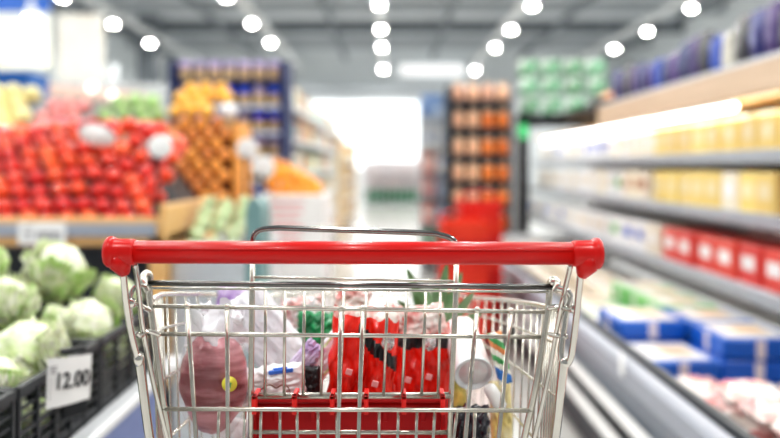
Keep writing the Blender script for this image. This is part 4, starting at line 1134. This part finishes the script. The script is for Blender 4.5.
BLK2 = m_('carton_strong_blue', (.01, .13, .55)); WTOP = m_('carton_white_top', (.86, .83, .78))
well(2.86, 3.54, .335, WTOP, BLK2, 'white-topped carton with blue sides in the freezer well', 'blue and white cartons in the freezer well', 3)
well(3.56, 4.34, .26, WTOP, m_('carton_fresh_green', (.16, .52, .14)), 'white-topped carton with green sides in the freezer well', 'green and white cartons in the freezer well', 3)
well(4.38, 6.4, .28, WTOP, m_('carton_biscuit', (.82, .74, .58)), 'cream carton farther along the freezer well', 'cream cartons in the freezer well', 2)
well(6.4, 7.7, .4, WTOP, m_('carton_offwhite', (.80, .80, .80)), 'off-white carton at the far end of the freezer well', 'off-white cartons at the far end', 2)
MB_ = mat('marbled_meat_pack', (.86, .80, .74), .22, var=1, vscale=10, col2=(.62, .10, .10), coat=.7, bump=.5, bscale=30, rnd=.1)
MB2 = mat('brown_meat_pack', (.88, .80, .70), .22, var=1, vscale=13, col2=(.60, .30, .18), coat=.7, bump=.5, bscale=30)
mm = [bag_mesh('meat_pack', .165, .150, .062, [m], s, .008, 16, 14) for m, s in ((MB_, 4), (MB_, 8), (MB2, 12))]
mk = 0
for l in range(4):
    for j in range(10):
        for i in range(4):
            y = 1.34 + j * .178; x = 1.003 + i * .192
            if y > 2.74 or i > 2 or (l > 1 and y > 2.62 - .1 * i) or (l > 2 and y > 2.30): continue
            put('meat_pack', mm[mk % 3], (x, y, .246 + l * .084 + R.uniform(0, .003)), (PI / 2 + R.uniform(-.03, .03), R.uniform(-.03, .03), R.choice((0, PI / 2, PI)) + R.uniform(-.07, .07)), 'clear pack of red and white meat pieces in the near freezer well', 'meat pack', 'clear meat packs in the near freezer well'); mk += 1
# small card on the front rail
for (px, y_) in ((622, 2.75),):
    b = MB(); b.rbox((.800, y_, .455), (.004, .05, .075), .001); tag(b.build('rail_card', PAPER), 'small white card hanging on the pale freezer rail', 'card')
# things on top of the canopy
PUR = mat('pouch_purple', (.05, .03, .16), .35, coat=.2, rnd=.3, var=.5, vscale=14, col2=(.22, .16, .34)); NAV = mat('pouch_navy', (.02, .03, .14), .35, coat=.4, rnd=.3, var=.5, vscale=12, col2=(.25, .3, .55)); BLU = mat('pouch_blue', (.03, .08, .55), .35, coat=.4, rnd=.2); CHA = mat('pouch_charcoal', (.04, .04, .05), .35, coat=.4, rnd=.3, var=.4, vscale=12, col2=(.5, .5, .45)); WHT = mat('pouch_white', (.70, .68, .60), .4, rnd=.2, var=.5)
for nm_, m in (('purple', PUR), ('navy', NAV), ('bright blue', BLU), ('charcoal', CHA), ('off-white', WHT)):
    boxmeshes['p' + nm_] = bag_mesh('pouch', .13, .21, .07, [m], len(nm_), .006, 14, 14)
y = 2.75; k = 0
seq = ['navy', 'charcoal', 'off-white', 'navy', 'charcoal', 'purple', 'navy', 'charcoal', 'off-white', 'bright blue', 'charcoal', 'purple', 'navy', 'purple', 'navy', 'bright blue', 'purple', 'navy', 'purple', 'charcoal', 'purple', 'navy', 'purple', 'navy', 'purple']
while y < 6.05:
    nm_ = seq[k % len(seq)]
    for dx in (0, .16):
        put('standing_pouch', boxmeshes['p' + nm_], (FX + .09 + dx, y, 1.618 + .105 * (hs_ := R.uniform(.85, 1.15) * (1.25 if dx else 1))), (0, R.uniform(-.06, .06), PI / 2 + R.uniform(-.12, .12)), '%s pouch standing on the wooden fridge canopy' % nm_, 'pouch', '%s pouches on the wooden canopy' % nm_, scale=(1, 1, hs_))
    y += .150; k += 1
GP = mat('green_salad_pack', (.10, .42, .18), .3, coat=.5, rnd=.3, var=1, vscale=9, col2=(.88, .92, .86)); gpm = bag_mesh('salad_pack', .20, .17, .12, [GP], 3, .012, 14, 14)
PT = mat('orange_lid_pack', (.85, .42, .22), .4)
for row in range(3):
    for i in range(4):
        put('salad_pack', gpm, (1.42 + i * .228 , 8.08 + .04 * row, 1.757 + row * .196), (R.uniform(-.04, .04), R.uniform(-.03, .03), R.uniform(-.12, .12)), 'green and white pack heaped above the black beam', 'package', 'green packs above the black beam')
b = MB(); b.sphere((1.74, 6.3, 1.67), .065, 16, 10, scale=(1.3, 1, .9)); tag(b.build('orange_melon', PT), 'pale orange round pack at the corner of the canopies', 'package')

# ------------------------------------------------------------------ upper-left background
BNW = mat('banner_white', (.80, .82, .80), .6, var=.6, vscale=2.2, col2=(.88, .82, .50)); BNB = mat('banner_blue', (.04, .14, .50), .6); BNC = mat('banner_beige', (.78, .76, .70), .6, var=.3, vscale=2, col2=(.70, .60, .5))
def banner(px0, py0, px1, py1, D, m, label, top=None):
    a = P(px0, py0, D); c = P(px1, py1, D); o = empty('hanging_banner', ((a.x + c.x) / 2, D, c.z), label, 'banner')
    b = MB(); b.rbox(((a.x + c.x) / 2, D, (a.z + c.z) / 2), (c.x - a.x, .03, a.z - c.z), .005); b.build('banner_sheet', m, o)
    b = MB()
    for x in (a.x + .1, c.x - .1): b.tube([(x, D, a.z), (x, D, CEILZ - .01)], .008, n=6)
    b.build('hanging_wire', GREYM, o)
    if top:
        b = MB(); b.rbox(((a.x + c.x) / 2, D - .01, a.z - .12), (c.x - a.x + .01, .04, .26), .005); b.build('blue_band', top, o)
    return o
banner(-15, -6, 50, 68, 11, BNW, 'big white and yellow hanging banner with a blue top edge', BNB)
banner(58, 14, 104, 80, 12.5, BNC, 'beige and white hanging banner next to the blue-topped one')
lp_ = P(31, 19, 10.4); hl = empty('ceiling_lamp', tuple(lp_), 'single round lamp hanging in front of the white and yellow banner', 'lamp')
put('lamp_body', lamp_body, (0, 0, .01), parent=hl); put('lens', lens_me, (0, 0, 0), parent=hl)
b = MB(); b.tube([(0, 0, .15), (0, 0, CEILZ - lp_.z - .01)], .01, n=6); b.build('rod', GREYM, hl, loc=(0, 0, 0))
cn = empty('wall_chiller', (-3.6, 9.6, 0), 'grey chiller cabinet behind the fruit stand', 'chiller cabinet')
b = MB(); b.rbox((-3.7, 9.6, 1.05), (2.6, .8, 2.1), .02); b.build('cabinet_body', mat('chiller_grey', (.48, .50, .50), .5, var=.5, vscale=3), cn)
b = MB(); b.rbox((-3.9, 9.15, 2.02), (2.2, .12, .14), .01, rot=Matrix.Rotation(.1, 3, 'Y')); b.build('awning', mat('awning_pink', (.70, .50, .42), .6), cn)
for k in range(2):
    b = MB(); b.sphere(P(92 + k * 21, 88 + k * 8, 9.1), .05, 14, 8)
    b.build('glowing_bulb', mat('warm_bulb', (1, .98, .9), .3, emit=1.6, ecol=(1, .97, .9)), cn)
bc_ = empty('blue_crate', (-2.9, 6.4, 1.6), 'blue plastic crate high on the stand at the picture edge', 'crate')
b = MB(); a = P(-12, 74, 6.4); c = P(38, 97, 6.4); cxm = (a.x + c.x) / 2; hz = a.z - c.z
b.box((cxm, 6.4, c.z + .01), (c.x - a.x, .35, .02))
for y_ in (6.23, 6.57):
    b.box((cxm, y_, c.z + hz / 2), (c.x - a.x, .012, hz)); b.box((cxm, y_ - .008, a.z - .015), (c.x - a.x + .02, .03, .03))
    for k in range(7): b.box((a.x + (c.x - a.x) * k / 6, y_ - .008, c.z + hz / 2), (.018, .02, hz))
for x_ in (a.x, c.x): b.box((x_, 6.4, c.z + hz / 2), (.012, .34, hz))
b.build('crate_body', mat('crate_blue', (.01, .12, .42), .5), bc_)
st_ = empty('crate_stand', (-2.8, 6.5, 0), 'dark shelf stand carrying the blue crate', 'stand')
b = MB(); b.box((cxm - .2, 6.5, (c.z - .002) / 2), (1.0, .5, c.z - .002)); b.build('stand_body', GREYM, st_)

# ------------------------------------------------------------------ world, camera
w = bpy.data.worlds.new('world'); bpy.context.scene.world = w; w.use_nodes = True
w.node_tree.nodes['Background'].inputs[0].default_value = (.93, .97, 1, 1)
w.node_tree.nodes['Background'].inputs[1].default_value = .30
cam = bpy.data.cameras.new('camera'); co = bpy.data.objects.new('camera', cam); COL.objects.link(co)
co.location = (0, 0, CAMZ); co.rotation_euler = (PI / 2, 0, 0)
cam.sensor_width = 36; cam.lens = 36 * F / 780
cam.shift_x = 1 / 780; cam.shift_y = -51 / 780
cam.clip_start = .05; cam.clip_end = 100
cam.dof.use_dof = True; cam.dof.focus_distance = .975; cam.dof.aperture_fstop = 1.95
sc = bpy.context.scene; sc.camera = co
sc.view_settings.view_transform = 'Standard'; sc.view_settings.look = 'Medium High Contrast'
sc.view_settings.exposure = 0.12
try:
    sc.cycles.sample_clamp_indirect = 6; sc.cycles.use_denoising = True; sc.cycles.max_bounces = 8; sc.cycles.transparent_max_bounces = 16
except Exception: pass
